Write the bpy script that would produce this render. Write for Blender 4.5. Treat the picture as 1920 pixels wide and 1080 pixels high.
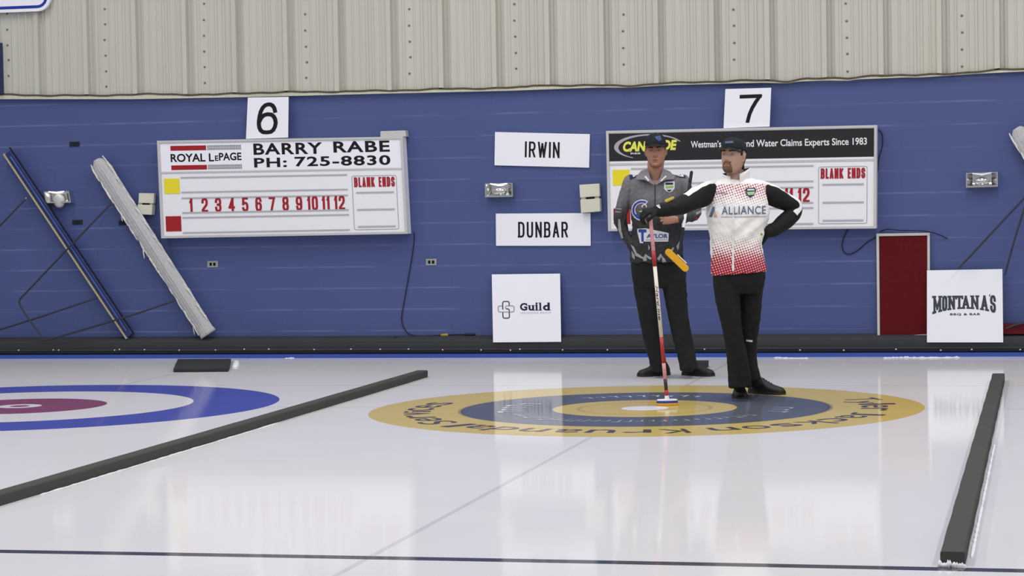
import bpy, bmesh, math, random
import numpy as np
from mathutils import Vector, Matrix
from mathutils.bvhtree import BVHTree

SC = bpy.context.scene
for o in list(bpy.data.objects):
    bpy.data.objects.remove(o)
random.seed(7)

# ------------------------------------------------------------------ camera, light, exposure
FPX = 4318.8
CAM = Vector((2.6045, -15.03, 1.3936))
YAW, PITCH, ROLL = -0.2283, 0.0381, -0.0180
fwd = Vector((math.sin(YAW)*math.cos(PITCH), math.cos(YAW)*math.cos(PITCH), -math.sin(PITCH)))
r0 = Vector((math.cos(YAW), -math.sin(YAW), 0.0)); u0 = r0.cross(fwd)
rgt = math.cos(ROLL)*r0 + math.sin(ROLL)*u0
upv = -math.sin(ROLL)*r0 + math.cos(ROLL)*u0
cd = bpy.data.cameras.new('camera'); cam = bpy.data.objects.new('camera', cd); SC.collection.objects.link(cam)
cd.sensor_width = 36.0; cd.lens = FPX*36.0/1920.0; cd.clip_end = 200
cam.matrix_world = Matrix(((rgt.x, upv.x, -fwd.x, CAM.x), (rgt.y, upv.y, -fwd.y, CAM.y), (rgt.z, upv.z, -fwd.z, CAM.z), (0, 0, 0, 1)))
SC.camera = cam

SC.view_settings.view_transform = 'Standard'; SC.view_settings.look = 'None'
SC.view_settings.gamma = 1.0; SC.view_settings.use_curve_mapping = False
SC.view_settings.exposure = 0.0

W = bpy.data.worlds.new('hall_ambient'); SC.world = W; W.use_nodes = True
W.node_tree.nodes['Background'].inputs[0].default_value = (0.93, 0.95, 1.0, 1)
W.node_tree.nodes['Background'].inputs[1].default_value = 0.42

def lamp(name, loc, sx, sy, power, col=(1.0, 0.98, 0.95)):
    l = bpy.data.lights.new(name, 'AREA'); l.shape = 'RECTANGLE'; l.size = sx; l.size_y = sy
    l.energy = power; l.color = col
    o = bpy.data.objects.new(name, l); SC.collection.objects.link(o); o.location = loc
    return o
for lx in (-6.3, -2.1, 2.1, 6.3):                       # rows of ceiling tubes running down the sheets
    for ly in (-9.5, -4.0, 1.2):
        lamp('ceiling_lamp', (lx, ly, 6.2), 0.5, 3.6, 98)

# ------------------------------------------------------------------ pixel rays (the photo measured onto real planes)
YW = 4.95                                               # face of the block wall
def ray(px, py):
    return (fwd + rgt*((px-960)/FPX) + upv*((540-py)/FPX)).normalized()
def wall(px, py, off=0.0):
    d = ray(px, py); t = (YW-off-CAM.y)/d.y
    return CAM + d*t
def ground(px, py, z=0.0):
    d = ray(px, py); t = (z-CAM.z)/d.z
    return CAM + d*t

# ------------------------------------------------------------------ materials
def lin(c):
    return tuple(((v/255.0)/12.92 if v <= 10.3 else ((v/255.0+0.055)/1.055)**2.4) for v in c)
class NT:
    def __init__(s, name):
        s.m = bpy.data.materials.new(name); s.m.use_nodes = True; s.t = s.m.node_tree
        s.b = s.t.nodes['Principled BSDF']; s.out = s.t.nodes['Material Output']
    def n(s, typ, **kw):
        x = s.t.nodes.new(typ)
        for k, v in kw.items(): setattr(x, k, v)
        return x
    def put(s, sock, v):
        if isinstance(v, bpy.types.NodeSocket): s.t.links.new(v, sock)
        elif isinstance(v, (tuple, list)) and len(v) == 3 and sock.type == 'RGBA': sock.default_value = (*v, 1)
        else: sock.default_value = v
    def math(s, op, a, b=0.0, c=0.0, clamp=False):
        x = s.n('ShaderNodeMath', operation=op, use_clamp=clamp)
        for i, v in enumerate((a, b, c)): s.put(x.inputs[i], v)
        return x.outputs[0]
    def mix(s, f, a, b):
        x = s.n('ShaderNodeMix', data_type='RGBA'); s.put(x.inputs[0], f); s.put(x.inputs[6], a); s.put(x.inputs[7], b)
        return x.outputs[2]
    def xyz(s):
        tc = s.n('ShaderNodeTexCoord'); sp = s.n('ShaderNodeSeparateXYZ'); s.t.links.new(tc.outputs['Object'], sp.inputs[0])
        s.obj = tc.outputs['Object']
        return sp.outputs
    def noise(s, scale, detail=3, vec=None, rough=0.5):
        x = s.n('ShaderNodeTexNoise'); x.inputs['Scale'].default_value = scale; x.inputs['Detail'].default_value = detail
        x.inputs['Roughness'].default_value = rough
        if vec is None: vec = s.n('ShaderNodeTexCoord').outputs['Object']
        s.t.links.new(vec, x.inputs['Vector'])
        return x.outputs['Fac']
    def scaled(s, sx, sy, sz):
        mp = s.n('ShaderNodeMapping'); mp.inputs['Scale'].default_value = (sx, sy, sz)
        s.t.links.new(s.n('ShaderNodeTexCoord').outputs['Object'], mp.inputs[0]); return mp.outputs[0]
    def bump(s, h, strength=0.3, dist=0.01):
        x = s.n('ShaderNodeBump'); x.inputs['Strength'].default_value = strength; x.inputs['Distance'].default_value = dist
        s.put(x.inputs['Height'], h); s.t.links.new(x.outputs[0], s.b.inputs['Normal'])
    def smooth(s, v, a, b):
        x = s.n('ShaderNodeMapRange', interpolation_type='SMOOTHSTEP'); s.put(x.inputs[0], v)
        x.inputs[1].default_value = a; x.inputs[2].default_value = b
        return x.outputs[0]
    def base(s, c, rough=0.6, spec=0.5, metal=0.0):
        s.put(s.b.inputs['Base Color'], c); s.b.inputs['Roughness'].default_value = rough
        s.b.inputs['Specular IOR Level'].default_value = spec; s.b.inputs['Metallic'].default_value = metal
        return s.m
def mat(name, c, rough=0.6, spec=0.4, metal=0.0, var=0.06, scale=9.0, bump=0.0, bscale=60.0):
    k = NT(name); c = lin(c)
    f = k.noise(scale)
    lo = tuple(v*(1-var) for v in c); hi = tuple(min(1, v*(1+var)) for v in c)
    k.base(k.mix(f, lo, hi), rough, spec, metal)
    if bump: k.bump(k.noise(bscale, 2), bump, 0.004)
    return k.m
M = {}
M['sign'] = mat('white_board', (237, 237, 246), .55, .3, var=.015)
M['face'] = mat('score_face', (233, 233, 239), .5, .35, var=.02)
M['alu'] = mat('brushed_frame', (196, 196, 196), .45, .5, .25, var=.05)
M['ink'] = mat('black_print', (22, 22, 26), .6, .2, var=.03)
M['navy_ink'] = mat('navy_print', (32, 28, 58), .6, .2, var=.03)
M['slate_ink'] = mat('slate_print', (62, 66, 78), .6, .2, var=.03)
M['grey_ink'] = mat('grey_print', (150, 155, 162), .6, .2, var=.03)
M['red_ink'] = mat('red_print', (160, 36, 48), .6, .2, var=.03)
M['logo_red'] = mat('logo_red_print', (158, 34, 40), .6, .2, var=.03)
M['stripe'] = mat('logo_grey_print', (132, 138, 142), .6, .2, var=.05)
M['yellow'] = mat('yellow_print', (228, 214, 50), .6, .2, var=.03)
M['logo_yellow'] = mat('logo_yellow_print', (226, 226, 90), .6, .2, var=.03)
M['white_ink'] = mat('white_print', (228, 228, 232), .6, .2, var=.02)
M['silver_ink'] = mat('silver_print', (165, 165, 172), .5, .3, var=.05)
M['header'] = mat('black_header', (30, 31, 36), .35, .4, var=.05)
M['rail'] = mat('grey_rail', (176, 176, 182), .5, .3, var=.03)
M['chrome'] = mat('chrome', (205, 205, 205), .16, .6, .95, var=.05)
M['steel'] = mat('dull_steel', (150, 152, 152), .35, .5, .8, var=.1)
M['dark_rod'] = mat('dark_painted_rod', (52, 54, 62), .5, .4, .2)
M['rubber'] = mat('black_rubber', (46, 47, 48), .75, .25, var=.15, bump=.3, bscale=90)
M['foam'] = mat('divider_foam', (72, 71, 69), .9, .12, var=.1, bump=.35, bscale=160)
M['black'] = mat('black_plastic', (26, 27, 30), .5, .35)
M['beige'] = mat('beige_plastic', (206, 204, 190), .55, .35, var=.04)
M['slot'] = mat('dark_slot', (22, 20, 20), .8, .1)
M['outlet'] = mat('outlet_plate', (150, 152, 150), .5, .4)
M['plate'] = mat('dark_vent', (34, 42, 52), .7, .2)
M['tan'] = mat('pale_wood_edge', (176, 165, 132), .7, .2, var=.15, scale=20)
M['bluebar'] = mat('blue_plastic_bar', (30, 44, 104), .3, .5, var=.5, scale=7)
M['cable'] = mat('black_cable', (26, 28, 46), .6, .3)
M['plug'] = mat('yellow_plug', (170, 140, 50), .6, .3)
M['maroon'] = mat('maroon_pinboard', (92, 26, 30), .95, .05, var=.12, scale=40, bump=.3, bscale=200)
M['snow'] = mat('shaved_snow', (235, 236, 244), .9, .2, var=.02)
M['bluetrim'] = mat('blue_kick_strip', (52, 80, 165), .5, .4, var=.08)
M['signblue'] = mat('sign_blue', (30, 52, 150), .5, .3, var=.03)

# ------------------------------------------------------------------ mesh helpers
class MB:
    def __init__(s): s.v = []; s.f = []; s.mi = []; s.sm = []
    def add(s, vs, fs, mi=0, smooth=False):
        b = len(s.v); s.v += [Vector(v) for v in vs]
        for f in fs: s.f.append(tuple(i+b for i in f)); s.mi.append(mi); s.sm.append(smooth)
        return s
    def box(s, lo, hi, mi=0):
        x0, y0, z0 = lo; x1, y1, z1 = hi
        return s.add([(x0,y0,z0),(x1,y0,z0),(x1,y1,z0),(x0,y1,z0),(x0,y0,z1),(x1,y0,z1),(x1,y1,z1),(x0,y1,z1)],
                     [(3,2,1,0),(4,5,6,7),(0,1,5,4),(1,2,6,5),(2,3,7,6),(3,0,4,7)], mi)
    def slab(s, front, depth, mi=0):
        """prism: polygon of front points (counter-clockwise seen from the front) pushed back by depth"""
        n = len(front); f = [Vector(p) for p in front]; d = Vector(depth)
        return s.add(f + [p+d for p in f], [tuple(range(n)), tuple(range(2*n-1, n-1, -1))] +
                     [(i, i+n, (i+1) % n + n, (i+1) % n) for i in range(n)], mi)
    def poly(s, pts, mi=0):
        return s.add(pts, [tuple(range(len(pts)))], mi)
    def rings(s, R, mi=0, smooth=True, cap=True):
        n = len(R[0]); vs = [p for r in R for p in r]; fs = []
        for i in range(len(R)-1):
            for j in range(n):
                fs.append((i*n+j, i*n+(j+1) % n, (i+1)*n+(j+1) % n, (i+1)*n+j))
        if cap: fs += [tuple(range(n-1, -1, -1)), tuple(range((len(R)-1)*n, len(R)*n))]
        return s.add(vs, fs, mi, smooth)
    def tube(s, pts, rad, seg=12, mi=0, ax=None, flat=1.0, round_ends=True, smooth=True):
        pts = [Vector(p) for p in pts]; n = len(pts)
        rad = list(rad) if isinstance(rad, (list, tuple)) else [rad]*n
        if round_ends:
            t0 = (pts[0]-pts[1]).normalized(); t1 = (pts[-1]-pts[-2]).normalized()
            A = [(pts[0]+t0*rad[0]*k, rad[0]*q) for k, q in ((.92, .35), (.62, .78))]
            B = [(pts[-1]+t1*rad[-1]*k, rad[-1]*q) for k, q in ((.62, .78), (.92, .35))]
            pts = [a for a, _ in A]+pts+[b for b, _ in B]; rad = [a for _, a in A]+rad+[b for _, b in B]; n = len(pts)
        tan = [((pts[min(i+1, n-1)]-pts[i]).normalized()+(pts[i]-pts[max(i-1, 0)]).normalized()).normalized() for i in range(n)]
        if ax is None:
            ax = Vector((0, 1, 0)) if abs(tan[0].y) < .8 else Vector((1, 0, 0))
        a = Vector(ax); R = []
        for i in range(n):
            a = (a - tan[i]*a.dot(tan[i])).normalized(); b = tan[i].cross(a)
            R.append([pts[i]+a*(math.cos(q)*rad[i]*flat)+b*(math.sin(q)*rad[i]) for q in [2*math.pi*j/seg for j in range(seg)]])
        return s.rings(R, mi, smooth)
    def ball(s, c, r, mi=0, seg=16, rot=None):
        c = Vector(c); r = Vector(r) if not isinstance(r, (int, float)) else Vector((r, r, r)); R = []
        for i in range(1, seg//2):
            t = math.pi*i/(seg//2)
            ring = [Vector((r.x*math.sin(t)*math.cos(q), r.y*math.sin(t)*math.sin(q), -r.z*math.cos(t))) for q in [2*math.pi*j/seg for j in range(seg)]]
            R.append([c+(rot @ p if rot else p) for p in ring])
        return s.rings(R, mi)
def spline(pts, k=8):
    """Catmull-Rom through points (any tuple length)"""
    P = [np.array(p, float) for p in pts]; P = [2*P[0]-P[1]]+P+[2*P[-1]-P[-2]]; out = []
    for i in range(1, len(P)-2):
        for j in range(k):
            t = j/k; a, b, c, d = P[i-1:i+3]
            out.append(.5*(2*b+(c-a)*t+(2*a-5*b+4*c-d)*t*t+(3*b-a-3*c+d)*t**3))
    out.append(P[-2]); return [tuple(q) for q in out]

WM = {}
def wm(o): return WM.get(o.name, Matrix.Identity(4)) if o else Matrix.Identity(4)
def obj(name, mb, m, parent=None, bevel=0, world=True, frame=None):
    """one mesh object; mb in world coordinates (or already in the parent's frame when world is False)"""
    me = bpy.data.meshes.new(name)
    if isinstance(mb, bpy.types.Mesh): me = mb; me.name = name
    else:
        Fm = wm(parent) if parent else (frame if frame is not None else Matrix.Identity(4))
        inv = Fm.inverted() if world else Matrix.Identity(4)
        me.from_pydata([inv @ v for v in mb.v], [], mb.f); me.validate()
        if len(me.polygons) == len(mb.f):
            me.polygons.foreach_set('material_index', mb.mi); me.polygons.foreach_set('use_smooth', mb.sm)
    if isinstance(mb, bpy.types.Mesh): me.materials.clear()
    for x in (m if isinstance(m, (list, tuple)) else [m]): me.materials.append(x)
    o = bpy.data.objects.new(name, me); SC.collection.objects.link(o)
    if parent: o.parent = parent; WM[o.name] = wm(parent)
    elif frame is not None: o.matrix_world = frame; WM[o.name] = frame.copy()
    if bevel:
        b = o.modifiers.new('bevel', 'BEVEL'); b.width = bevel; b.segments = 2; b.limit_method = 'ANGLE'
    return o
def tag(o, label=None, cat=None, group=None, kind=None):
    if label: o['label'] = label
    if cat: o['category'] = cat
    if group: o['group'] = group
    if kind: o['kind'] = kind
    return o
def thing(name, loc, label, cat, group=None):
    o = bpy.data.objects.new(name, None); SC.collection.objects.link(o); o.empty_display_size = .05
    o.location = loc; WM[o.name] = Matrix.Translation(loc)
    return tag(o, label, cat, group)

_tc = {}
def text2d(body, bold=0.0, shear=0.0, spacing=1.0):
    """flat outline of some lettering, scaled to the unit box"""
    key = (body, bold, shear, spacing)
    if key not in _tc:
        cu = bpy.data.curves.new('t', 'FONT'); cu.body = body; cu.offset = bold; cu.shear = shear; cu.space_character = spacing
        cu.resolution_u = 4
        o = bpy.data.objects.new('t', cu); SC.collection.objects.link(o)
        me = bpy.data.meshes.new_from_object(o.evaluated_get(bpy.context.evaluated_depsgraph_get()))
        vs = np.array([v.co[:2] for v in me.vertices]); fs = [tuple(p.vertices) for p in me.polygons]
        bpy.data.objects.remove(o); bpy.data.curves.remove(cu); bpy.data.meshes.remove(me)
        lo, hi = vs.min(0), vs.max(0)
        _tc[key] = ((vs-lo)/(hi-lo), fs)
    return _tc[key]
_S = {'0': [[(0,.2),(0,.8),(.12,.95),(.3,1),(.7,1),(.88,.95),(1,.8),(1,.2),(.88,.05),(.7,0),(.3,0),(.12,.05),(0,.2)]], '1': [[(.1,.78),(.6,1),(.6,0)]],
 '2': [[(0,.74),(0,.82),(.12,.95),(.3,1),(.7,1),(.88,.95),(1,.82),(1,.66),(.88,.5),(.04,.12),(0,0),(1,0)]],
 '3': [[(0,.76),(0,.82),(.12,.95),(.3,1),(.7,1),(.88,.95),(1,.82),(1,.66),(.88,.55),(.45,.52)],[(.45,.52),(.88,.49),(1,.38),(1,.18),(.88,.05),(.7,0),(.3,0),(.12,.05),(0,.18),(0,.26)]],
 '4': [[(.72,0),(.72,1),(0,.27),(1,.27)]], '5': [[(.95,1),(.08,1),(.05,.54),(.3,.62),(.7,.62),(.9,.55),(1,.42),(1,.18),(.88,.05),(.7,0),(.3,0),(.12,.05),(0,.18)]],
 '6': [[(1,.78),(.88,.95),(.7,1),(.3,1),(.12,.95),(0,.8),(0,.2),(.12,.05),(.3,0),(.7,0),(.88,.05),(1,.2),(1,.4),(.88,.53),(.7,.57),(.3,.57),(.1,.52),(0,.42)]],
 '7': [[(0,1),(1,1),(.35,0)]], '8': [[(.3,.53),(.1,.58),(.02,.7),(.02,.84),(.12,.95),(.3,1),(.7,1),(.88,.95),(.98,.84),(.98,.7),(.9,.58),(.7,.53),(.3,.53),(.1,.47),(0,.36),(0,.18),(.12,.05),(.3,0),(.7,0),(.88,.05),(1,.18),(1,.36),(.9,.47),(.7,.53)]],
 '9': [[(0,.22),(.12,.05),(.3,0),(.7,0),(.88,.05),(1,.2),(1,.8),(.88,.95),(.7,1),(.3,1),(.12,.95),(0,.8),(0,.6),(.12,.47),(.3,.43),(.7,.43),(.9,.48),(1,.58)]],
 'I': [[(.5,0),(.5,1)]], 'R': [[(0,0),(0,1),(.65,1),(.9,.93),(1,.8),(1,.66),(.9,.53),(.65,.47),(0,.47)],[(.55,.47),(1,0)]], 'W': [[(0,1),(.25,0),(.5,.9),(.75,0),(1,1)]], 'N': [[(0,0),(0,1),(1,0),(1,1)]],
 'D': [[(0,0),(0,1),(.6,1),(.88,.93),(1,.78),(1,.22),(.88,.07),(.6,0),(-.08,0)]], 'U': [[(0,1),(0,.2),(.12,.05),(.3,0),(.7,0),(.88,.05),(1,.2),(1,1)]],
 'B': [[(0,0),(0,1),(.65,1),(.9,.93),(.97,.8),(.97,.68),(.88,.56),(.6,.52),(0,.52)],[(.6,.52),(.9,.47),(1,.33),(1,.18),(.9,.05),(.65,0),(-.08,0)]], 'A': [[(0,0),(.5,1),(1,0)],[(.17,.3),(.83,.3)]], 'L': [[(0,1),(0,0),(1,0)]],
 'K': [[(0,0),(0,1)],[(1,1),(0,.4)],[(.3,.6),(1,0)]], 'E': [[(1,1),(0,1),(0,0),(1,0)],[(0,.52),(.85,.52)]],
 'S': [[(1,.76),(1,.82),(.88,.95),(.7,1),(.3,1),(.12,.95),(0,.82),(0,.66),(.12,.56),(.88,.45),(1,.34),(1,.18),(.88,.05),(.7,0),(.3,0),(.12,.05),(0,.18),(0,.26)]],
 'M': [[(0,0),(0,1),(.5,.2),(1,1),(1,0)]], 'O': [[(0,.2),(0,.8),(.12,.95),(.3,1),(.7,1),(.88,.95),(1,.8),(1,.2),(.88,.05),(.7,0),(.3,0),(.12,.05),(0,.2)]], 'T': [[(0,1),(1,1)],[(.5,1),(.5,0)]],
 'six': [[(.93,.76),(.88,.86),(.78,.95),(.64,.995),(.5,1),(.34,.97),(.2,.89),(.09,.75),(.03,.58),(0,.40),(.01,.28),(.05,.17),(.13,.08),(.27,.015),(.5,0),(.73,.015),(.87,.08),(.96,.19),(1,.32),(.96,.46),(.87,.56),(.73,.63),(.5,.65),(.3,.62),(.15,.54),(.05,.42)]],
 'seven': [[(0,1),(1,1),(.80,.78),(.62,.54),(.48,.28),(.40,0)]]}
def stroke2d(glyphs, W_, H_, th, gap):
    """condensed sign lettering as stroked outlines in the unit box; W_, H_, th, gap in one common unit; glyphs: (key, relative width)"""
    tot = sum(w for _, w in glyphs); u = (W_-gap*(len(glyphs)-1))/tot; x = 0; vs = []; fs = []
    for g, w in glyphs:
        gw = u*w
        for P in _S[g]:
            Q0 = [np.array((x+th/2+p[0]*(gw-th), th/2+p[1]*(H_-th))) for p in P]; runs = [[Q0[0]]]
            for i in range(1, len(Q0)):
                runs[-1].append(Q0[i])
                if i < len(Q0)-1 and float((Q0[i]-Q0[i-1])@(Q0[i+1]-Q0[i])) < 0: runs.append([Q0[i]])
            for ri, Q in enumerate(runs):
              n = len(Q); b = len(vs); shut = len(runs) == 1 and np.allclose(Q[0], Q[-1])
              for i in range(n):
                  t0 = Q[i]-Q[i-1] if i else (Q[-1]-Q[-2] if shut else Q[1]-Q[0]); t1 = Q[i+1]-Q[i] if i < n-1 else (Q[1]-Q[0] if shut else Q[-1]-Q[-2])
                  t0 = t0/np.linalg.norm(t0); t1 = t1/np.linalg.norm(t1); m = t0+t1; m = m/max(1e-6, np.linalg.norm(m)); nn = np.array((-m[1], m[0])); k_ = min(1.9, 1/max(.3, float(nn@np.array((-t0[1], t0[0])))))
                  e = t1*(-th/2)*(i == 0 and not shut)+t0*(th/2)*(i == n-1 and not shut)
                  for s in (1, -1):
                      q = Q[i]+nn*(s*th/2*k_)+e; vs.append((q[0]/W_, min(1, max(0, q[1]/H_)), .00025*ri+.00005*i))
                  if i: fs.append((b+2*i-2, b+2*i-1, b+2*i+1, b+2*i))
        x += gw+gap
    return vs, fs
def on_wall(vs, LB, RB, LT, off):
    a = wall(*LB, off); b = wall(*RB, off)-a; c = wall(*LT, off)-a
    return [a+b*float(q[0])+c*float(q[1])+Vector((0, -(q[2] if len(q) > 2 else 0), 0)) for q in vs]
def lettering(parent, body, LB, RB, LT, off, m, bold=0.0, shear=0.0, spacing=1.0, name='lettering'):
    vs, fs = text2d(body, bold, shear, spacing)
    return obj(name, MB().add(on_wall(vs, LB, RB, LT, off), fs), m, parent)
def quad(c, off):
    """front polygon from pixel corners TL TR BR BL, counter-clockwise seen from the hall"""
    off = off if isinstance(off, (tuple, list)) else [off]*4
    tl, tr, br, bl = [wall(*p, o) for p, o in zip(c, off)]
    return [bl, br, tr, tl]
# ------------------------------------------------------------------ the setting
# ice: frosted white below a thin wet gloss, painted houses and lines frozen in
k = NT('curling_ice'); X, Y, Z = k.xyz()
def band(v, c, hw): return k.math('LESS_THAN', k.math('ABSOLUTE', k.math('SUBTRACT', v, c)), hw)
def rad(cx, cy):
    dx = k.math('SUBTRACT', X, cx); dy = k.math('SUBTRACT', Y, cy)
    return k.math('SQRT', k.math('ADD', k.math('MULTIPLY', dx, dx), k.math('MULTIPLY', dy, dy)))
def inside(r, R): return k.math('LESS_THAN', r, R)
nz = k.noise(1.3, 4); nf = k.noise(14, 3)
ice = k.mix(nz, lin((205, 204, 209)), lin((213, 211, 215)))
ice = k.mix(k.math('MULTIPLY', k.math('LESS_THAN', Y, -7.0), 0), ice, ice)
c = ice
for cx, w in ((0.0, .035), (-4.47, .03)):
    c = k.mix(k.math('MULTIPLY', band(X, cx, .014), .22), c, lin((90, 92, 104)))
c = k.mix(k.math('MULTIPLY', band(Y, 0.0, .02), .16), c, lin((90, 92, 104)))
c = k.mix(k.math('MULTIPLY', band(Y, 1.83, .02), .2), c, lin((90, 92, 104)))
r7 = rad(0, 0); r6 = rad(-4.485, 0.02)
mott = k.noise(2.2, 3)
gold = k.mix(mott, lin((190, 167, 97)), lin((198, 179, 115)))
slate = k.mix(mott, lin((82, 88, 103)), lin((95, 100, 111)))
c = k.mix(inside(r7, 1.83), c, gold); c = k.mix(inside(r7, 1.22), c, slate)
c = k.mix(inside(r7, .61), c, gold); c = k.mix(k.math('MULTIPLY', band(r7, .44, .012), .35), c, lin((110, 100, 70)))
c = k.mix(inside(r7, .155), c, lin((226, 224, 236)))
c = k.mix(k.math('MULTIPLY', band(r7, 1.22, .018), .5), c, lin((58, 66, 90)))
blue6 = k.mix(mott, lin((66, 72, 158)), lin((76, 84, 168)))
wine = k.mix(mott, lin((122, 58, 86)), lin((134, 72, 98)))
c = k.mix(inside(r6, 1.83), c, blue6); c = k.mix(inside(r6, 1.22), c, ice); c = k.mix(inside(r6, .61), c, wine)
c = k.mix(inside(r6, .155), c, ice); c = k.mix(inside(r6, .07), c, wine)
hog = k.math('ADD', Y, k.math('MULTIPLY', k.math('MULTIPLY', X, X), .004))
c = k.mix(band(hog, -6.39, .042), c, lin((66, 68, 78)))
dif = k.n('ShaderNodeBsdfDiffuse'); k.put(dif.inputs['Color'], c)
gl = k.n('ShaderNodeBsdfGlossy'); gl.inputs['Roughness'].default_value = .078; gl.inputs['Color'].default_value = (1, 1, 1, 1)
bp = k.n('ShaderNodeBump'); bp.inputs['Strength'].default_value = .035; bp.inputs['Distance'].default_value = .002
k.put(bp.inputs['Height'], nf); k.t.links.new(bp.outputs[0], gl.inputs['Normal'])
fr = k.n('ShaderNodeFresnel'); fr.inputs['IOR'].default_value = 1.31
mx = k.n('ShaderNodeMixShader'); k.put(mx.inputs[0], k.math('MULTIPLY', fr.outputs[0], .58))
k.t.links.new(dif.outputs[0], mx.inputs[1]); k.t.links.new(gl.outputs[0], mx.inputs[2]); k.t.links.new(mx.outputs[0], k.out.inputs[0])
M['ice'] = k.m
def ice_ink(name, col):
    q = NT(name); d = q.n('ShaderNodeBsdfDiffuse'); d.inputs['Color'].default_value = (*lin(col), 1)
    g = q.n('ShaderNodeBsdfGlossy'); g.inputs['Roughness'].default_value = .078; g.inputs['Color'].default_value = (1, 1, 1, 1)
    f = q.n('ShaderNodeFresnel'); f.inputs['IOR'].default_value = 1.31
    mxx = q.n('ShaderNodeMixShader'); q.put(mxx.inputs[0], q.math('MULTIPLY', f.outputs[0], .58))
    q.t.links.new(d.outputs[0], mxx.inputs[1]); q.t.links.new(g.outputs[0], mxx.inputs[2]); q.t.links.new(mxx.outputs[0], q.out.inputs[0])
    return q.m
M['ring_dark'] = ice_ink('ring_lettering_dark', (78, 74, 88)); M['ring_white'] = ice_ink('ring_lettering_white', (190, 196, 208))

floor = obj('floor', MB().box((-14, -16, -.12), (10, YW+.02, 0)), M['ice']); tag(floor, kind='structure')

def ring_text(body, R, h, a0, a1, m):
    """lettering round the house, tops outwards, reading clockwise seen from above; angles in degrees"""
    b = MB(); n = len(body); wsum = [(.45 if ch in ' il' else 1.25 if ch in 'mwW' else 1.0) for ch in body]
    tot = sum(wsum); acc = 0
    for ch, w in zip(body, wsum):
        am = a0+(a1-a0)*(acc+w/2)/tot; acc += w
        if ch == ' ': continue
        aw = abs(a1-a0)*w/tot*.8
        vs, fs = text2d(ch, .002)
        hh = h*(1.0 if ch.isupper() or ch in 'dlktb' else .74)
        if ch == 'y': base = -.26*h
        else: base = 0
        out = []
        for u, v in vs:
            a = math.radians(am-(u-.5)*aw); r = R+base+v*hh
            out.append(Vector((r*math.cos(a), r*math.sin(a), .0012)))
        b.add(out, fs)
    return b
obj('lettering', ring_text('Tyler Jackson Kruandal Services', 1.42, .24, 31, -195, M['ring_dark']), M['ring_dark'], floor)
b = MB()
for (R, h, a0, a1, n) in ((.83, .15, -30, -150, 26), (.86, .14, 75, 130, 9), (.80, .22, 160, 205, 5), (.86, .16, 5, -20, 3)):
    for i in range(n):
        t0 = a0+(a1-a0)*i/n; t1 = a0+(a1-a0)*(i+.62)/n; hh = h*random.uniform(.55, 1)
        q = [(R, t0), (R+hh, t0), (R+hh, t1), (R+hh*.8, t1), (R+hh*.8, t0*.7+t1*.3), (R, t0*.7+t1*.3)]
        b.poly([Vector((r*math.cos(math.radians(a)), r*math.sin(math.radians(a)), .0012)) for r, a in q])
o = obj('lettering', b, M['ring_white'], floor); o['label'] = 'white worn lettering in the slate ring'

_z = wall(880, 254.7).z; WALL_ROW = (_z-wall(880, 619).z)/9; WALL_PHASE = WALL_ROW-_z % WALL_ROW
# painted block wall
k = NT('blue_block_wall'); X, Y, Z = k.xyz()
cv = k.n('ShaderNodeCombineXYZ'); k.put(cv.inputs[0], X); k.put(cv.inputs[1], k.math('ADD', Z, WALL_PHASE))
br = k.n('ShaderNodeTexBrick'); k.t.links.new(cv.outputs[0], br.inputs['Vector'])
br.inputs['Scale'].default_value = 1; br.inputs['Brick Width'].default_value = .40; br.inputs['Row Height'].default_value = WALL_ROW
br.inputs['Mortar Size'].default_value = .006; br.inputs['Mortar Smooth'].default_value = .3
bevel_glint = k.smooth(k.noise(1.6, 4), .42, .62)
col = k.mix(k.noise(.8, 5), lin((67, 80, 131)), lin((74, 87, 138)))
zl = k.math('FRACT', k.math('DIVIDE', k.math('ADD', Z, WALL_PHASE), WALL_ROW))
hl = k.math('ADD', k.math('LESS_THAN', zl, .045), k.math('GREATER_THAN', zl, .965), clamp=True)
col = k.mix(k.math('MULTIPLY', hl, k.math('MULTIPLY_ADD', bevel_glint, .15, .02)), col, lin((150, 162, 205)))  # light caught on the block bevels, painted as broken paler lines along the joints
k.base(col, .5, .35)
k.bump(k.math('ADD', k.math('MULTIPLY', br.outputs['Fac'], -.5), k.math('MULTIPLY', k.noise(45, 3), .25)), .35, .006)
tag(obj('wall_back', MB().box((-14, YW, -.1), (10, YW+.2, 2.62)), k.m), kind='structure')

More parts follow.
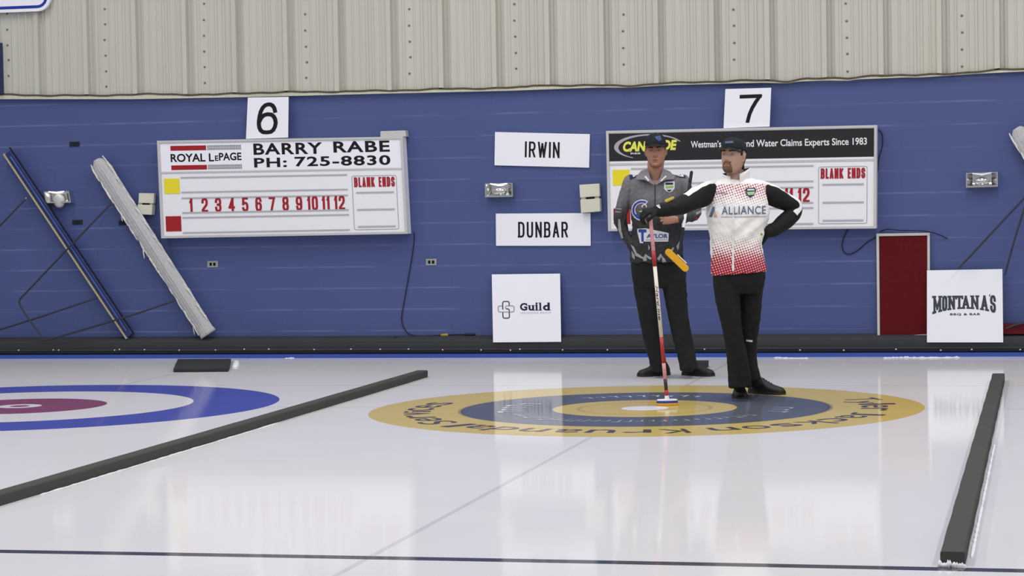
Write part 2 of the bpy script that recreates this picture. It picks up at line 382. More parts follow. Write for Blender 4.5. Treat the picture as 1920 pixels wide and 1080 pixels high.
# ribbed metal siding above, its torn lower edge following the flashing
edge = [(-700, 186), (0, 177), (60, 178), (110, 178), (180, 179), (215, 177), (300, 176), (400, 177), (480, 173), (560, 172), (700, 170), (800, 167),
        (900, 165), (990, 163), (1005, 159), (1180, 160), (1240, 156), (1400, 150), (1475, 152), (1510, 146), (1590, 147), (1640, 140), (1720, 141),
        (1800, 136), (1880, 130), (1920, 129), (2300, 118)]
low = [(-700, 193), (0, 186), (250, 186), (470, 182), (700, 176), (960, 170), (1200, 161), (1440, 155), (1680, 146), (1920, 134), (2300, 120)]
E3 = [wall(px, py, .03) for px, py in edge]; L3 = [wall(px, py, .03) for px, py in low]
def ez(x, T): return float(np.interp(x, [p.x for p in T], [p.z for p in T]))
XS0 = wall(766, 60, .03).x; PW = (wall(1167, 60, .03).x-XS0)/2.0
prof = [(0, 0), (.045, 0), (.052, .008), (.062, .008), (.069, 0), (.115, 0), (.122, .012), (.138, .012), (.145, 0), (.19, 0), (.197, .012), (.213, .012), (.22, 0), (.272, 0), (.284, .024), (.328, .024), (.338, -.018), (.362, -.018), (.370, .004), (.378, -.014), (.392, -.014), (.40, 0),
        (.455, 0), (.462, .007), (.472, .007), (.479, 0), (.53, 0), (.537, .007), (.547, .007), (.554, 0), (.588, 0), (.595, .012), (.611, .012), (.618, 0), (.645, 0), (.652, .010), (.666, .010), (.673, 0), (.72, 0), (.727, .007), (.737, .007), (.744, 0), (.778, 0), (.79, .024), (.832, .024), (.842, -.018), (.868, -.018), (.876, .004), (.884, -.014), (.896, -.014), (.905, 0), (.94, 0), (.947, .010), (.961, .010), (.968, 0)]
b = MB(); cols = []
for p in range(-9, 9):
    for fx, fy in prof:
        x = XS0+(p+fx)*PW; cols.append((x, YW-.03-fy))
vs = []; fs = []
for i, (x, y) in enumerate(cols):
    vs += [(x, y, ez(x, E3)), (x, y, 5.0)]
    if i: fs.append((2*i-2, 2*i, 2*i+1, 2*i-1))
b.add(vs, fs, 0)
for p in range(-7, 8):                                    # bolt heads in a column at each panel lap
    for q in range(8):
        x = XS0+p*PW+.008+random.uniform(-.006, .006); z = 2.40+q*.1435+random.uniform(-.004, .004)+.012*p
        if z < ez(x, E3)+.05: continue
        b.ball((x, YW-.032, z), (.011, .008, .011), 1, 8)
k = NT('grey_metal_siding'); c1 = k.mix(k.noise(1.2, 4, k.scaled(3, 1, .25)), lin((184, 183, 172)), lin((196, 195, 186)))
c2 = k.mix(k.math('MULTIPLY', k.smooth(k.noise(5, 4, k.scaled(4, 1, .12)), .55, .75), .25), c1, lin((176, 168, 148)))
k.base(c2, .55, .35)
tag(obj('wall_upper', b, [k.m, mat('rusty_bolt', (112, 112, 106), .7)]), kind='structure')
b = MB(); xs = np.linspace(E3[0].x, E3[-1].x, 260); q = []          # wavy dark lap line and pale flashing strip under it
for x in xs:
    w = .004*math.sin(x*9)+.003*math.sin(x*23+1)
    q.append((x, ez(x, E3)+w, min(ez(x, L3), ez(x, E3)-.02)))
for i in range(len(q)-1):
    (xa, ta, la), (xb, tb, lb) = q[i], q[i+1]; y0, y1 = YW-.05, YW-.036
    b.add([(xa, y0, la), (xb, y0, lb), (xb, y0, tb-.006), (xa, y0, ta-.006), (xa, YW, la), (xb, YW, lb), (xa, YW-.028, ta), (xb, YW-.028, tb)],
          [(0, 1, 2, 3), (4, 5, 1, 0)], 0)
    b.add([(xa, y0-.004, ta-.012), (xb, y0-.004, tb-.012), (xb, y0-.004, tb+.004), (xa, y0-.004, ta+.004), (xb, y1+.01, tb+.004), (xa, y1+.01, ta+.004)],
          [(0, 1, 2, 3), (3, 2, 4, 5)], 1)
tag(obj('trim_1', b, [mat('pale_flashing', (196, 196, 176), .6, .3, var=.2, scale=30), mat('dark_lap_line', (88, 80, 66), .8, .1, var=.5, scale=20)]), kind='structure')

# padded bumper along the foot of the wall, its screws, the blue kick strip and scraps of snow on it
b = MB(); YB = YW-.13
pr = [(YW, .0), (YB+.03, .0), (YB+.015, .012), (YB+.008, .03), (YB-.004, .036), (YB-.004, .044), (YB+.006, .05), (YB, .075), (YB, .115), (YB+.012, .128), (YB+.04, .142), (YB+.08, .152), (YW, .158)]
pr = [(y, z+.033) for y, z in pr]
R = [[Vector((x, y, z)) for y, z in pr] for x in np.linspace(-13.9, 9.9, 60)]
b.rings(R, 0, False)
for px in (35, 100, 110, 215, 224, 271, 336, 404, 458, 504, 589, 658, 713, 766, 830, 902, 957, 975, 1055, 1139, 1321, 1500, 1582, 1680, 1764, 1822, 1913):
    p = wall(px, 656+random.uniform(-1.5, .8), .13); b.ball((p.x, YB-.001, p.z), (.009, .005, .009), 1, 8)
tag(obj('baseboard_back', b, [mat('grey_bumper_foam', (58, 59, 62), .8, .25, var=.12, scale=5), mat('bumper_screw', (215, 215, 210), .3, .5, .5)]), kind='structure')
tag(obj('trim_2', MB().box((-13.9, YB-.02, 0), (9.9, YW, .034)), M['bluetrim']), kind='structure')

def snow(pts, w, h, label):
    b = MB(); P = spline(pts, 10); n = len(P); R = []
    for i, p in enumerate(P):
        s = random.uniform(.35, 1.0)*(0.3 if i in (0, n-1) else 1)
        t = Vector(P[min(i+1, n-1)])-Vector(P[max(i-1, 0)]); t.normalize(); sd = Vector((t.y, -t.x, 0))
        R.append([Vector(p)+sd*(w*s*math.cos(a))+Vector((0, 0, max(0, h*s*math.sin(a)))) for a in [math.pi*2*j/8 for j in range(8)]])
    b.rings(R); o = obj('shaved_snow', b, M['snow']); return tag(o, label, 'snow', kind='stuff')
def gz(px, py): p = ground(px, py); return (p.x, p.y, 0.0)
snow([gz(1658, 672), gz(1680, 671), gz(1705, 671), gz(1740, 671.5), gz(1800, 670.5)], .045, .014, 'scraped snow on the blue strip below the red pinboard')
snow([gz(1450, 671), gz(1480, 672), gz(1516, 672)], .04, .012, 'scraped snow along the blue strip right of the white-vested player')
snow([gz(534, 672), gz(552, 671.5)], .04, .012, 'small scrap of snow on the strip below the left scoreboard')
snow([gz(441, 689), gz(443, 683), gz(443, 678)], .035, .02, 'snow crumbs at the right edge of the black mat')

# ------------------------------------------------------------------ foam lane dividers
def divider(x0, x1, y0, y1, label, h=.055):
    o = thing('lane_divider', ((x0+x1)/2, y0, 0), label, 'divider', 'foam lane dividers')
    b = MB(); n = 40; R = []
    for i in range(n+1):
        y = y0+(y1-y0)*i/n; w = .0012*math.sin(i*1.7)
        R.append([Vector((x0+w, y, .002)), Vector((x1+w, y, .002)), Vector((x1+w, y, h-.006)), Vector((x1-.006+w, y, h)), Vector((x0+.006+w, y, h)), Vector((x0+w, y, h-.006))])
    b.rings(R, 0, False); obj('foam_strip', b, M['foam'], o)
    return o
pa = ground(800, 707); pb = ground(400, 829.5)
XL = (pa.x+pb.x)/2
divider(XL-.088, XL, -9.0, pa.y, 'dark grey foam divider between the blue house and the yellow house')
pa = ground(1762, 1034, .055); pb = ground(1861, 700, .055); XR = (pa.x+pb.x)/2
divider(XR, XR+.09, pa.y, pb.y, 'dark grey foam divider along the right edge of the yellow house sheet')
snow([(XR-.006, pa.y-.012, 0), (XR+.025, pa.y-.02, 0), (XR+.05, pa.y-.012, 0), (XR+.095, pa.y-.004, 0)], .02, .028, 'crumbled snow at the near end of the right divider')
snow([(XR+.108, pa.y+.2+.5*i, 0) for i in range(9)], .01, .01, 'thin line of snow along the right side of the right divider')
pp = [ground(x, 945-(x)*.3095+2) for x in (60, 130, 200, 260, 330, 400, 500)]
snow([(XL+.014, p.y, 0) for p in pp], .007, .006, 'thin line of snow along the foot of the left divider')

# black mat on the ice below the left scoreboard, and the rubber hack behind the players
def gq(pts, z): return [ground(px, py, z) for px, py in pts]
b = MB(); b.slab(list(reversed(gq([(333, 673), (433, 672.5), (431, 684), (428, 690.5), (325, 691.5)], .03))), (0, 0, -.028))
tag(obj('rubber_mat', b, M['rubber'], bevel=.004), 'black rubber mat lying on the ice below the left scoreboard', 'mat')
c = ground(1314, 690); o = thing('foot_hack', (c.x, c.y, 0), 'black rubber foot hack on the ice behind the grey-jacketed player', 'hack')
b = MB(); b.slab([Vector((c.x-.10, c.y-.06, .002)), Vector((c.x+.05, c.y-.06, .002)), Vector((c.x+.05, c.y-.04, .055)), Vector((c.x-.10, c.y-.04, .055))], (0, .16, 0)); obj('foot_pad', b, M['rubber'], o, .006)
b = MB(); b.box((c.x-.12, c.y-.08, 0), (c.x+.045, c.y+.16, .006)); obj('base_plate', b, M['black'], o)
# ------------------------------------------------------------------ boards on the wall
def board(name, c, off, thick, label, cat, m=None, bevel=.002, group=None):
    f = quad(c, off); ctr = (f[0]+f[1])/2
    o = thing(name, ctr, label, cat, group)
    obj('panel', MB().slab(f, (0, thick, 0)), m or M['sign'], o, bevel)
    return o
def bil(c, u, v):
    (ax, ay), (bx, by), (cx, cy), (dx, dy) = c            # TL TR BR BL
    tx, ty = ax+(bx-ax)*u, ay+(by-ay)*u; lx, ly = dx+(cx-dx)*u, dy+(cy-dy)*u
    return (tx+(lx-tx)*v, ty+(ly-ty)*v)
def patch(parent, name, c, u0, v0, u1, v1, off, m, thick=0.0, bevel=0):
    q = [bil(c, u0, v0), bil(c, u1, v0), bil(c, u1, v1), bil(c, u0, v1)]
    f = quad(q, off); b = MB()
    if thick: b.slab(f, (0, thick, 0))
    else: b.poly(f)
    return obj(name, b, m, parent, bevel)
def cond(parent, glyphs, c, u0, v0, u1, v1, off, m, th, gap, name='lettering'):
    W_ = (c[1][0]-c[0][0])*(u1-u0); H_ = (c[3][1]-c[0][1])*(v1-v0); vs, fs = stroke2d(glyphs, W_, H_, th, gap)
    return obj(name, MB().add(on_wall(vs, bil(c, u0, v1), bil(c, u1, v1), bil(c, u0, v0), off), fs), m, parent)
def write(parent, body, c, u0, v0, u1, v1, off, m, bold=0.0, shear=0.0, spacing=1.0, name='lettering'):
    return lettering(parent, body, bil(c, u0, v1), bil(c, u1, v1), bil(c, u0, v0), off, m, bold, shear, spacing, name)
def rrect(cx, cy, w, h, r, n=5):
    out = []
    for (sx, sy, a0) in ((1, 1, 0), (-1, 1, 90), (-1, -1, 180), (1, -1, 270)):
        for i in range(n+1):
            a = math.radians(a0+90*i/n); out.append((cx+sx*(w/2-r)+r*math.cos(a), cy+sy*(h/2-r)+r*math.sin(a)))
    return out
def outline(parent, name, c, pts, wd, off, m):
    """closed line of width wd (unit coordinates scaled by the board's pixel size) on a board"""
    W_ = c[1][0]-c[0][0]; H_ = c[3][1]-c[0][1]; n = len(pts); b = MB(); vs = []; fs = []
    cx = sum(p[0] for p in pts)/n; cy = sum(p[1] for p in pts)/n
    for i in range(n):
        p, q, r = np.array(pts[i-1]), np.array(pts[i]), np.array(pts[(i+1) % n]); t = (r-p)*np.array((W_, H_)); t /= np.linalg.norm(t)
        nn = np.array((-t[1], t[0]))*wd/2/np.array((W_, H_))
        vs += [wall(*bil(c, *(q+nn)), off), wall(*bil(c, *(q-nn)), off)]
    for i in range(n):
        j = (i+1) % n; fs.append((2*i, 2*i+1, 2*j+1, 2*j))
    return obj(name, b.add(vs, fs), m, parent)

def scoreboard(c, depth, label, numbers, header):
    f = quad(c, depth); o = thing('scoreboard', (f[0]+f[1])/2, label, 'scoreboard')
    F = depth+.001
    obj('cabinet', MB().slab(f, (0, depth-.01, 0)), M['face'], o, .003)
    H_ = c[3][1]-c[0][1]; W_ = c[1][0]-c[0][0]; eu, ev = 5.0/W_, 4.5/H_
    fr = MB()
    for (u0, v0, u1, v1) in ((0, 0, 1, ev), (0, 1-ev, 1, 1), (0, ev, eu, 1-ev), (1-eu, ev, 1, 1-ev)):
        fr.slab(quad([bil(c, u0, v0), bil(c, u1, v0), bil(c, u1, v1), bil(c, u0, v1)], depth+.012), (0, .011, 0))
    obj('frame', fr, M['alu'], o, .002)
    header(o, c, F)
    return o
C6 = [(294, 264), (755, 256), (764.5, 438.5), (302, 447)]
def head6(o, c, F):
    patch(o, 'header_panel', c, .012, .028, .988, .318, F, M['sign'], .0008)
    F2 = F+.001
    for v0, v1 in ((.055, .105), (.255, .303)):
        patch(o, 'logo_bar', c, .054, v0, .199, v1, F2, M['logo_red'])
        g = MB()
        for i in range(24):
            for j in range(2):
                q = [bil(c, .203+(.139/24)*(i+.06), v0+(v1-v0)*(j*.52)), bil(c, .203+(.139/24)*(i+.8), v0+(v1-v0)*(j*.52)),
                     bil(c, .203+(.139/24)*(i+.8), v0+(v1-v0)*(j*.52+.46)), bil(c, .203+(.139/24)*(i+.06), v0+(v1-v0)*(j*.52+.46))]
                g.poly(quad(q, F2))
        obj('logo_grid', g, M['stripe'], o)
    write(o, 'ROYAL L', c, .053, .137, .229, .222, F2, M['ink'], .026)
    write(o, 'E', c, .233, .162, .2475, .216, F2, M['ink'], .026)
    write(o, 'PAGE', c, .2495, .134, .341, .214, F2, M['ink'], .026)
    for t, a0, a1, b0, b1 in (('BARRY', .391, .671, .045, .162), ('RABE', .716, .945, .038, .153), ('PH:', .391, .524, .194, .293), ('725-8830', .556, .945, .188, .290)):
        write(o, t, c, a0, b0, a1, b1, F2, M['ink'], .026, 0, 1.12)
    body(o, c, F)
    j = quad([(713, 246), (760, 244.5), (762, 256), (713, 257)], .10)
    obj('junction_box', MB().slab(j, (0, .09, 0)), M['alu'], o, .004)
def body(o, c, F, seven=False):
    F2 = F+.001
    patch(o, 'divider_rail', c, .012, .322 if not seven else .325, .988, .338 if not seven else .345, F+.004, M['alu'], .004)
    patch(o, 'team_marker', c, .022, .39, .084, .545, F+.003, M['yellow'], .003)
    a = patch(o, 'team_marker', c, .022, .775, .084, .93, F+.003, M['logo_red'], .003); a['label'] = 'red square team marker'
    for v in (.375, .525, .585, .735, .785, .94):
        patch(o, 'number_rail', c, .09, v, .765, v+.012, F+.006, M['rail'], .006)
    for i in range(12):
        u = .128+.0547*i; w = .0165 if i in (0,) else .026
        if i >= 9: w = .044 if i != 10 else .034
        cond(o, [(ch, .62 if ch == '1' else 1) for ch in str(i+1)], c, u-w/2, .595, u+w/2, .74, F2, M['red_ink'], 4.3*(c[1][0]-c[0][0])/461, 1.6, name='numeral')
    outline(o, 'blank_ends_border', c, rrect(.875, .673, .18, .553, .012) if True else 0, 1.1, F2, M['grey_ink'])
    for t, a0, a1 in (('BLANK', .793, .877), ('ENDS', .893, .958)):
        cond(o, [(ch, .8 if ch in 'LE' else 1) for ch in t], c, a0, .41, a1, .512, F2, M['red_ink'], 3.1*(c[1][0]-c[0][0])/461, 1.6)
    for v in (.56, .735, .91):
        patch(o, 'tile_rail', c, .80, v, .952, v+.014, F+.006, M['rail'], .006)
scoreboard(C6, .13, 'white scoreboard with white header and red numbers in full view at the left', 12, head6)
C7 = [(1136, 245.5), (1644, 234.5), (1643, 428.5), (1140, 433.5)]
def head7(o, c, F):
    patch(o, 'header_panel', c, .010, .03, .990, .305, F, M['header'], .0008)
    F2 = F+.001
    cu, cv_, au, av = .157, .165, .128, .125
    b = MB(); vs = []; fs = []; n = 60
    for i in range(n+1):                                    # silver swoosh, open at lower right, thick on the left
        a = math.radians(22+220*i/n); t = .05+.10*max(0, math.sin(math.pi*i/n))**1.0
        for s in (1, 1-t):
            vs.append(wall(*bil(c, cu+au*s*math.cos(a), cv_-av*(s if s == 1 else 1-t*.9)*math.sin(a)), F2))
        if i: fs.append((2*i-2, 2*i-1, 2*i+1, 2*i))
    obj('logo_swoosh', b.add(vs, fs), M['silver_ink'], o)
    write(o, 'CAN', c, .062, .110, .148, .212, F2, M['logo_yellow'], .05, .2)
    write(o, 'DE', c, .206, .103, .262, .203, F2, M['logo_yellow'], .05, .2)
    write(o, 'RES', c, .090, .222, .126, .238, F2, M['white_ink'], .02)
    write(o, 'Westman\u2019s', c, .313, .118, .425, .185, F2, M['white_ink'], .016)
    write(o, 'and Water Claims Experts Since 1983', c, .505, .118, .964, .208, F2, M['white_ink'], .016)
    body(o, c, F, True)
scoreboard(C7, .13, 'white scoreboard with black header, partly hidden behind the two players', 12, head7)
for c, t, lab in (([(464.5, 183), (541, 181.5), (540, 258), (461, 260.5)], '6', 'square white sign reading 6 above the left scoreboard'),
                  ([(1360, 167), (1446, 164.5), (1443, 237.5), (1356.5, 240.5)], '7', 'square white sign reading 7 above the right scoreboard')):
    o = board('number_sign', c, .10, .008, lab, 'sign')
    if t == '6': cond(o, [('six', 1)], c, .245, .13, .745, .905, .1012, M['ink'], 7.4, 0, 'numeral')
    else: cond(o, [('seven', 1)], c, .32, .16, .80, .885, .1012, M['ink'], 7.0, 0, 'numeral')
for c, t, u0, u1, v0, v1, lab in (([(928, 247.5), (1106, 251.5), (1104.5, 314.5), (927, 310)], 'IRWIN', .32, .685, .26, .735, 'long white name sign, upper one of two between the scoreboards'),
                          ([(929.5, 400.5), (1107, 399.5), (1107.5, 461), (930, 461)], 'DUNBAR', .235, .76, .26, .745, 'long white name sign, lower one of two, a beige box at its corner')):
    o = board('name_sign', c, .02, .012, lab, 'sign')
    cond(o, [(ch, .24 if ch == 'I' else 1.35 if ch == 'W' else 1) for ch in t], c, u0, v0, u1, v1, .0212, M['ink'], 3.6, 4.2)

# sponsor boards standing on the bumper, leaning on the wall
CG = [(922, 514.5), (1050, 513), (1052, 641), (924.5, 642)]; OG = [.045, .045, .15, .15]
def gpt(c, offs, u, v):
    p = bil(c, u, v); return wall(*p, offs[0]+(offs[2]-offs[0])*v+.0015)
f = quad(CG, OG); o = thing('sponsor_sign', (f[0]+f[1])/2, 'square white board with cross-shaped emblem leaning below the two name signs', 'sign')
obj('panel', MB().slab(f, (0, .008, 0)), M['sign'], o, .001)
def strokes(parent, name, c, offs, paths, wd, m, aspect):
    b = MB()
    for P in paths:
        n = len(P); vs = []; fs = []
        for i in range(n):
            t = np.array(P[min(i+1, n-1)])-np.array(P[max(i-1, 0)]); t = t/np.linalg.norm(t); nn = np.array((-t[1], t[0]))*wd/2
            for s in (1, -1): vs.append(gpt(c, offs, P[i][0]+s*nn[0], P[i][1]+s*nn[1]*aspect))
            if i: fs.append((2*i-2, 2*i-1, 2*i+1, 2*i))
        b.add(vs, fs)
    return obj(name, b, m, parent)
def arc(cx, cy, r, a0, a1, n=6): return [(cx+r*math.cos(math.radians(a0+(a1-a0)*i/n)), cy-r*math.sin(math.radians(a0+(a1-a0)*i/n))) for i in range(n+1)]
dark = [(.152, .52), (.152, .455)]+arc(.177, .425, .025, 180, 90)+arc(.222, .425, .025, 90, 0)+[(.247, .462)]
dark2 = arc(.222, .535, .025, 90, 0)+[(.247, .60)]+arc(.222, .62, .025, 0, -90)+arc(.177, .62, .025, -90, -180)+[(.152, .555)]
dark2 = [(.200, .51)]+dark2
lite = [(.155, .465)]+arc(.11, .49, .025, 90, 180)+arc(.11, .53, .025, 180, 270)+[(.235, .555)]
lite2 = [(.262, .555)]+arc(.292, .53, .025, -90, 0)+arc(.292, .49, .025, 0, 90)+arc(.215, .485, .02, 90, 180)+[(.195, .51)]
strokes(o, 'emblem', CG, OG, [dark, dark2], .016, M['slate_ink'], 1); a = strokes(o, 'emblem', CG, OG, [lite, lite2], .014, M['grey_ink'], 1); a['label'] = 'pale grey links of the emblem'
def lean_text(parent, body, c, offs, u0, v0, u1, v1, m, bold, spacing=1.0, extra=None):
    vs, fs = text2d(body, bold, 0, spacing); b = MB()
    b.add([gpt(c, offs, u0+(u1-u0)*u, v1+(v0-v1)*v) for u, v in vs], fs)
    for (a0, b0, a1, b1) in (extra or []):
        b.poly([gpt(c, offs, a0, b1), gpt(c, offs, a1, b1), gpt(c, offs, a1, b0), gpt(c, offs, a0, b0)])
    return obj('lettering', b, m, parent)
ser = [(.527, .456, .545, .466), (.566, .456, .59, .466), (.60, .525, .622, .536), (.633, .456, .66, .466), (.628, .527, .675, .537), (.683, .421, .71, .43), (.683, .527, .728, .537), (.832-.02, .421, .84, .43), (.84, .527, .862, .537)]
def guild(parent):
    parts = [('G', .405, .512, .425, .537), ('u', .53, .612, .458, .538), ('i', .634, .664, .418, .537), ('l', .69, .716, .422, .537), ('d', .742, .842, .422, .538)]
    b = MB()
    for ch, u0, u1, v0, v1 in parts:
        vs, fs = text2d(ch, .035); b.add([gpt(CG, OG, u0+(u1-u0)*u, v1+(v0-v1)*v) for u, v in vs], fs)
    for (a0, b0, a1, b1) in ((.518, .458, .545, .466), (.570, .458, .6, .466), (.60, .530, .624, .538), (.622, .458, .65, .466), (.622, .529, .676, .538),
                             (.678, .422, .70, .430), (.678, .529, .728, .538), (.806, .422, .83, .430), (.83, .530, .856, .538), (.49, .455, .514, .462)):
        b.poly([gpt(CG, OG, a0, b1), gpt(CG, OG, a1, b1), gpt(CG, OG, a1, b0), gpt(CG, OG, a0, b0)])
    return obj('lettering', b, M['navy_ink'], parent)
guild(o); a = lean_text(o, 'INSURANCE GROUP', CG, OG, .41, .562, .858, .582, M['grey_ink'], .006, 1.35); a['label'] = 'small grey line of lettering'

CM = [(1738, 507), (1879.5, 504.5), (1881, 642), (1738, 642)]; OM = [.075, .075, .15, .15]
f = quad(CM, OM); o = thing('sponsor_sign', (f[0]+f[1])/2, 'square white board with arched dark lettering overlapping the maroon pinboard', 'sign')
obj('panel', MB().slab(f, (0, .008, 0)), M['sign'], o, .001)
b = MB()                                                    # arched slab-serif lettering
lets = [('M', .085, .168), ('O', .178, .235), ('N', .245, .316), ('T', .325, .398), ('A', .392, .470), ('N', .488, .566), ('A', .592, .668), ('S', .690, .752)]
def arch(u): return .555+.42*((u-.42)/.345)**2*.145*1.0/.42 if False else .545+.085*((u-.42)/.33)**2
for ch, u0, u1 in lets:
    u0 = .085+(u0-.085)*1.235; u1 = .085+(u1-.085)*1.235; hpx = 137*.19; wpx = 141.5*(u1-u0)
    vs, fs = stroke2d([(ch, 1)], wpx, hpx, 4.4 if ch != 'M' else 3.9, 0)
    def bend(uu, v): lo = .538+.062*((uu-.50)/.40)**2; return gpt(CM, OM, uu, lo+(.355-lo)*v)
    b.add([bend(u0+(u1-u0)*q[0], q[1])+Vector((0, -q[2], 0)) for q in vs], fs)
    h_ = 2.2/141.5/1.0
    for q, top_ in {'M': ((.12, 0), (.88, 0), (.10, 1), (.90, 1)), 'N': ((.15, 0), (.15, 1), (.85, 1)), 'T': ((.5, 0),), 'A': ((.14, 0), (.86, 0))}.get(ch, ()):
        a0 = u0+(u1-u0)*q; v0, v1 = (0, .13) if not top_ else (.88, 1)
        b.add([bend(a0-.027, v0), bend(a0+.027, v0), bend(a0+.027, v1), bend(a0-.027, v1)], [(0, 1, 2, 3)])
    if ch == 'T':
        for q in (.05, .95): a0 = u0+(u1-u0)*q; b.add([bend(a0-.012, .72), bend(a0+.012, .72), bend(a0+.012, 1), bend(a0-.012, 1)], [(0, 1, 2, 3)])
b.poly([gpt(CM, OM, .822, .375), gpt(CM, OM, .83, .375), gpt(CM, OM, .838, .345), gpt(CM, OM, .822, .345)])
obj('lettering', b, M['slate_ink'], o)
lean_text(o, 'BBQ & BAR', CM, OM, .305, .598, .705, .632, M['slate_ink'], .045, 1.2)

# framed maroon pinboard leaning beside it
CP = [(1643, 438), (1743.5, 436.5), (1744, 632), (1645, 637)]; OP = [.02, .02, .06, .06]
f = quad(CP, OP); o = thing('pinboard', (f[0]+f[1])/2, 'framed maroon pinboard leaning against the blue wall', 'board')
obj('panel', MB().slab(f, (0, .012, 0)), M['maroon'], o)
b = MB(); W_, H_ = 100.0, 197.0
for (u0, v0, u1, v1) in ((0, 0, 1, 5/H_), (0, 1-5.5/H_, 1, 1), (0, 5/H_, 5/W_, 1-5.5/H_), (1-5/W_, 5/H_, 1, 1-5.5/H_)):
    q = [bil(CP, u0, v0), bil(CP, u1, v0), bil(CP, u1, v1), bil(CP, u0, v1)]; oo = [OP[0]+(OP[2]-OP[0])*v+.008 for v in (v0, v0, v1, v1)]
    b.slab(quad(q, oo), (0, .016, 0))
obj('frame', b, M['alu'], o, .002)

# silver reflector lights, beige wall boxes, vents and outlets
q_ = NT('lit_lamp_flap'); q_.base(lin((240, 240, 240)), .5); q_.b.inputs['Emission Color'].default_value = (1, .98, .95, 1); q_.b.inputs['Emission Strength'].default_value = 2.2; M['lit_flap'] = q_.m
def fixture(c, label, bowl=False, lit=True):
    f = quad(c, .09); ctr = sum(f, Vector())/4; o = thing('wall_light', (ctr.x, YW, ctr.z), label, 'wall light', 'silver wall lights')
    w = (f[1]-f[0]).length; h = (f[3]-f[0]).length
    b = MB(); ex = (f[1]-f[0]).normalized(); ez_ = (f[3]-f[0]).normalized()
    def P(u, v, y): return f[0]+ex*(w*u)+ez_*(h*v)+Vector((0, y, 0))
    t = .07
    out = [P(0, 0, 0), P(1, 0, 0), P(1, 1, 0), P(0, 1, 0)]; inn = [P(t*.6, t*1.6, .0), P(1-t*.6, t*1.6, .0), P(1-t*.6, 1-t, .0), P(t*.6, 1-t, .0)]
    deep = [P(.2, .3, .05), P(.8, .3, .05), P(.8, .85, .05), P(.2, .85, .05)]
    back = [p+Vector((0, .09, 0)) for p in out]
    b.add(out+inn+deep+back, [(i, (i+1) % 4, 4+(i+1) % 4, 4+i) for i in range(4)]+[(4+i, 4+(i+1) % 4, 8+(i+1) % 4, 8+i) for i in range(4)]+[(8, 9, 10, 11)]+
          [((i+1) % 4, i, 12+i, 12+(i+1) % 4) for i in range(4)])
    obj('housing', b, M['chrome'], o)
    b = MB(); b.ball(P(.5, .42 if not bowl else .2, .03), (w*.23, .035, h*.28 if not bowl else h*.62), 0, 20)
    obj('reflector', b, M['chrome'] if not bowl else M['alu'], o)
    b = MB()
    for s in (-1, 1):
        q = [P(.5, .80, -.006), P(.5+s*.30, .93, -.006), P(.5+s*.30, 1.0, -.006), P(.5, .92, -.006)]
        if s < 0: q.reverse()
        b.slab(q, (0, .012, 0))
    obj('hood_flap', b, M['lit_flap'] if lit else M['sign'], o)
    return o
fixture([(909, 344), (961, 342.5), (961.5, 369), (909.5, 370)], 'silver wall light left of the two long name signs')
fixture([(1811, 324.5), (1871, 322.5), (1871, 350), (1811, 352)], 'silver wall light above the pinboard at the right', False, False)
fixture([(82, 359), (133, 357), (133, 380), (86, 381)], 'silver wall light with bowl-shaped front beside the blue scraper', True)
def wall_box(c, label, slotv, lean):
    o0 = thing('wall_box', wall(*bil(c, .5, 1), 0), label, 'wall box', 'beige wall boxes')
    up = [bil(c, 0.05*lean, 0), bil(c, 1, 0), bil(c, 1, slotv), bil(c, .05*lean, slotv)]; lo = [bil(c, 0, slotv+.07), bil(c, 1-.06*lean, slotv+.07), bil(c, 1-.06*lean, 1), bil(c, 0, 1)]
    obj('upper_cover', MB().slab(quad(up, [.06, .06, .075, .075]), (0, .055, 0)), M['beige'], o0, .006)
    obj('lower_cover', MB().slab(quad(lo, .09), (0, .085, 0)), M['beige'], o0, .006)
    mid = [bil(c, .06, slotv-.02), bil(c, .94, slotv-.02), bil(c, .94, slotv+.1), bil(c, .06, slotv+.1)]
    obj('neck', MB().slab(quad(mid, .06), (0, .055, 0)), M['beige'], o0)
    s = [bil(c, .3, slotv), bil(c, .72, slotv), bil(c, .72, slotv+.075), bil(c, .3, slotv+.075)]
    obj('slot', MB().slab(quad(s, .0785), (0, .03, 0)), M['slot'], o0)
wall_box([(258.5, 362), (289, 362.5), (286, 403), (256.5, 402)], 'beige wall box with dark slot beside the left scoreboard', .47, 1)
wall_box([(1086, 346.5), (1123.5, 344), (1125.5, 396.5), (1089, 399.5)], 'beige wall box with dark slot touching the lower name sign', .46, 0)
for i, (px, py, lab) in enumerate(((139.5, 270.5, 'small dark wall vent above the blue scraper'), (145, 417, 'small dark wall vent below the bowl-shaped light'),
                                   (232, 418, 'small dark wall vent half hidden behind the white mop'))):
    f = quad([(px-9.5, py-4.5), (px+9.5, py-5), (px+9.5, py+4), (px-9.5, py+4.5)], .006)
    b = MB().slab(f, (0, .006, 0)); ctr = sum(f, Vector())/4
    for q in range(3): b.box((ctr.x-.035, YW-.009, ctr.z-.014+q*.012), (ctr.x+.035, YW-.004, ctr.z-.010+q*.012))
    tag(obj('wall_vent', b, M['plate']), lab, 'vent', 'small dark wall vents')
for px, py, lab in ((398.5, 495.5, 'grey double outlet on the wall under the left scoreboard'), (808.5, 491.5, 'grey double outlet right of the hanging cable')):
    f = quad([(px-10, py-6), (px+10, py-6.4), (px+10, py+5.8), (px-10, py+6.2)], .008); ctr = sum(f, Vector())/4
    o = thing('wall_outlet', (ctr.x, YW, ctr.z), lab, 'outlet', 'wall outlets')
    obj('cover_plate', MB().slab(f, (0, .0075, 0)), M['outlet'], o, .002)
    for s in (-1, 1):
        b = MB(); b.box((ctr.x+s*.018-.011, YW-.0095, ctr.z-.014), (ctr.x+s*.018+.011, YW-.008, ctr.z+.014)); obj('socket', b, M['slot'], o)

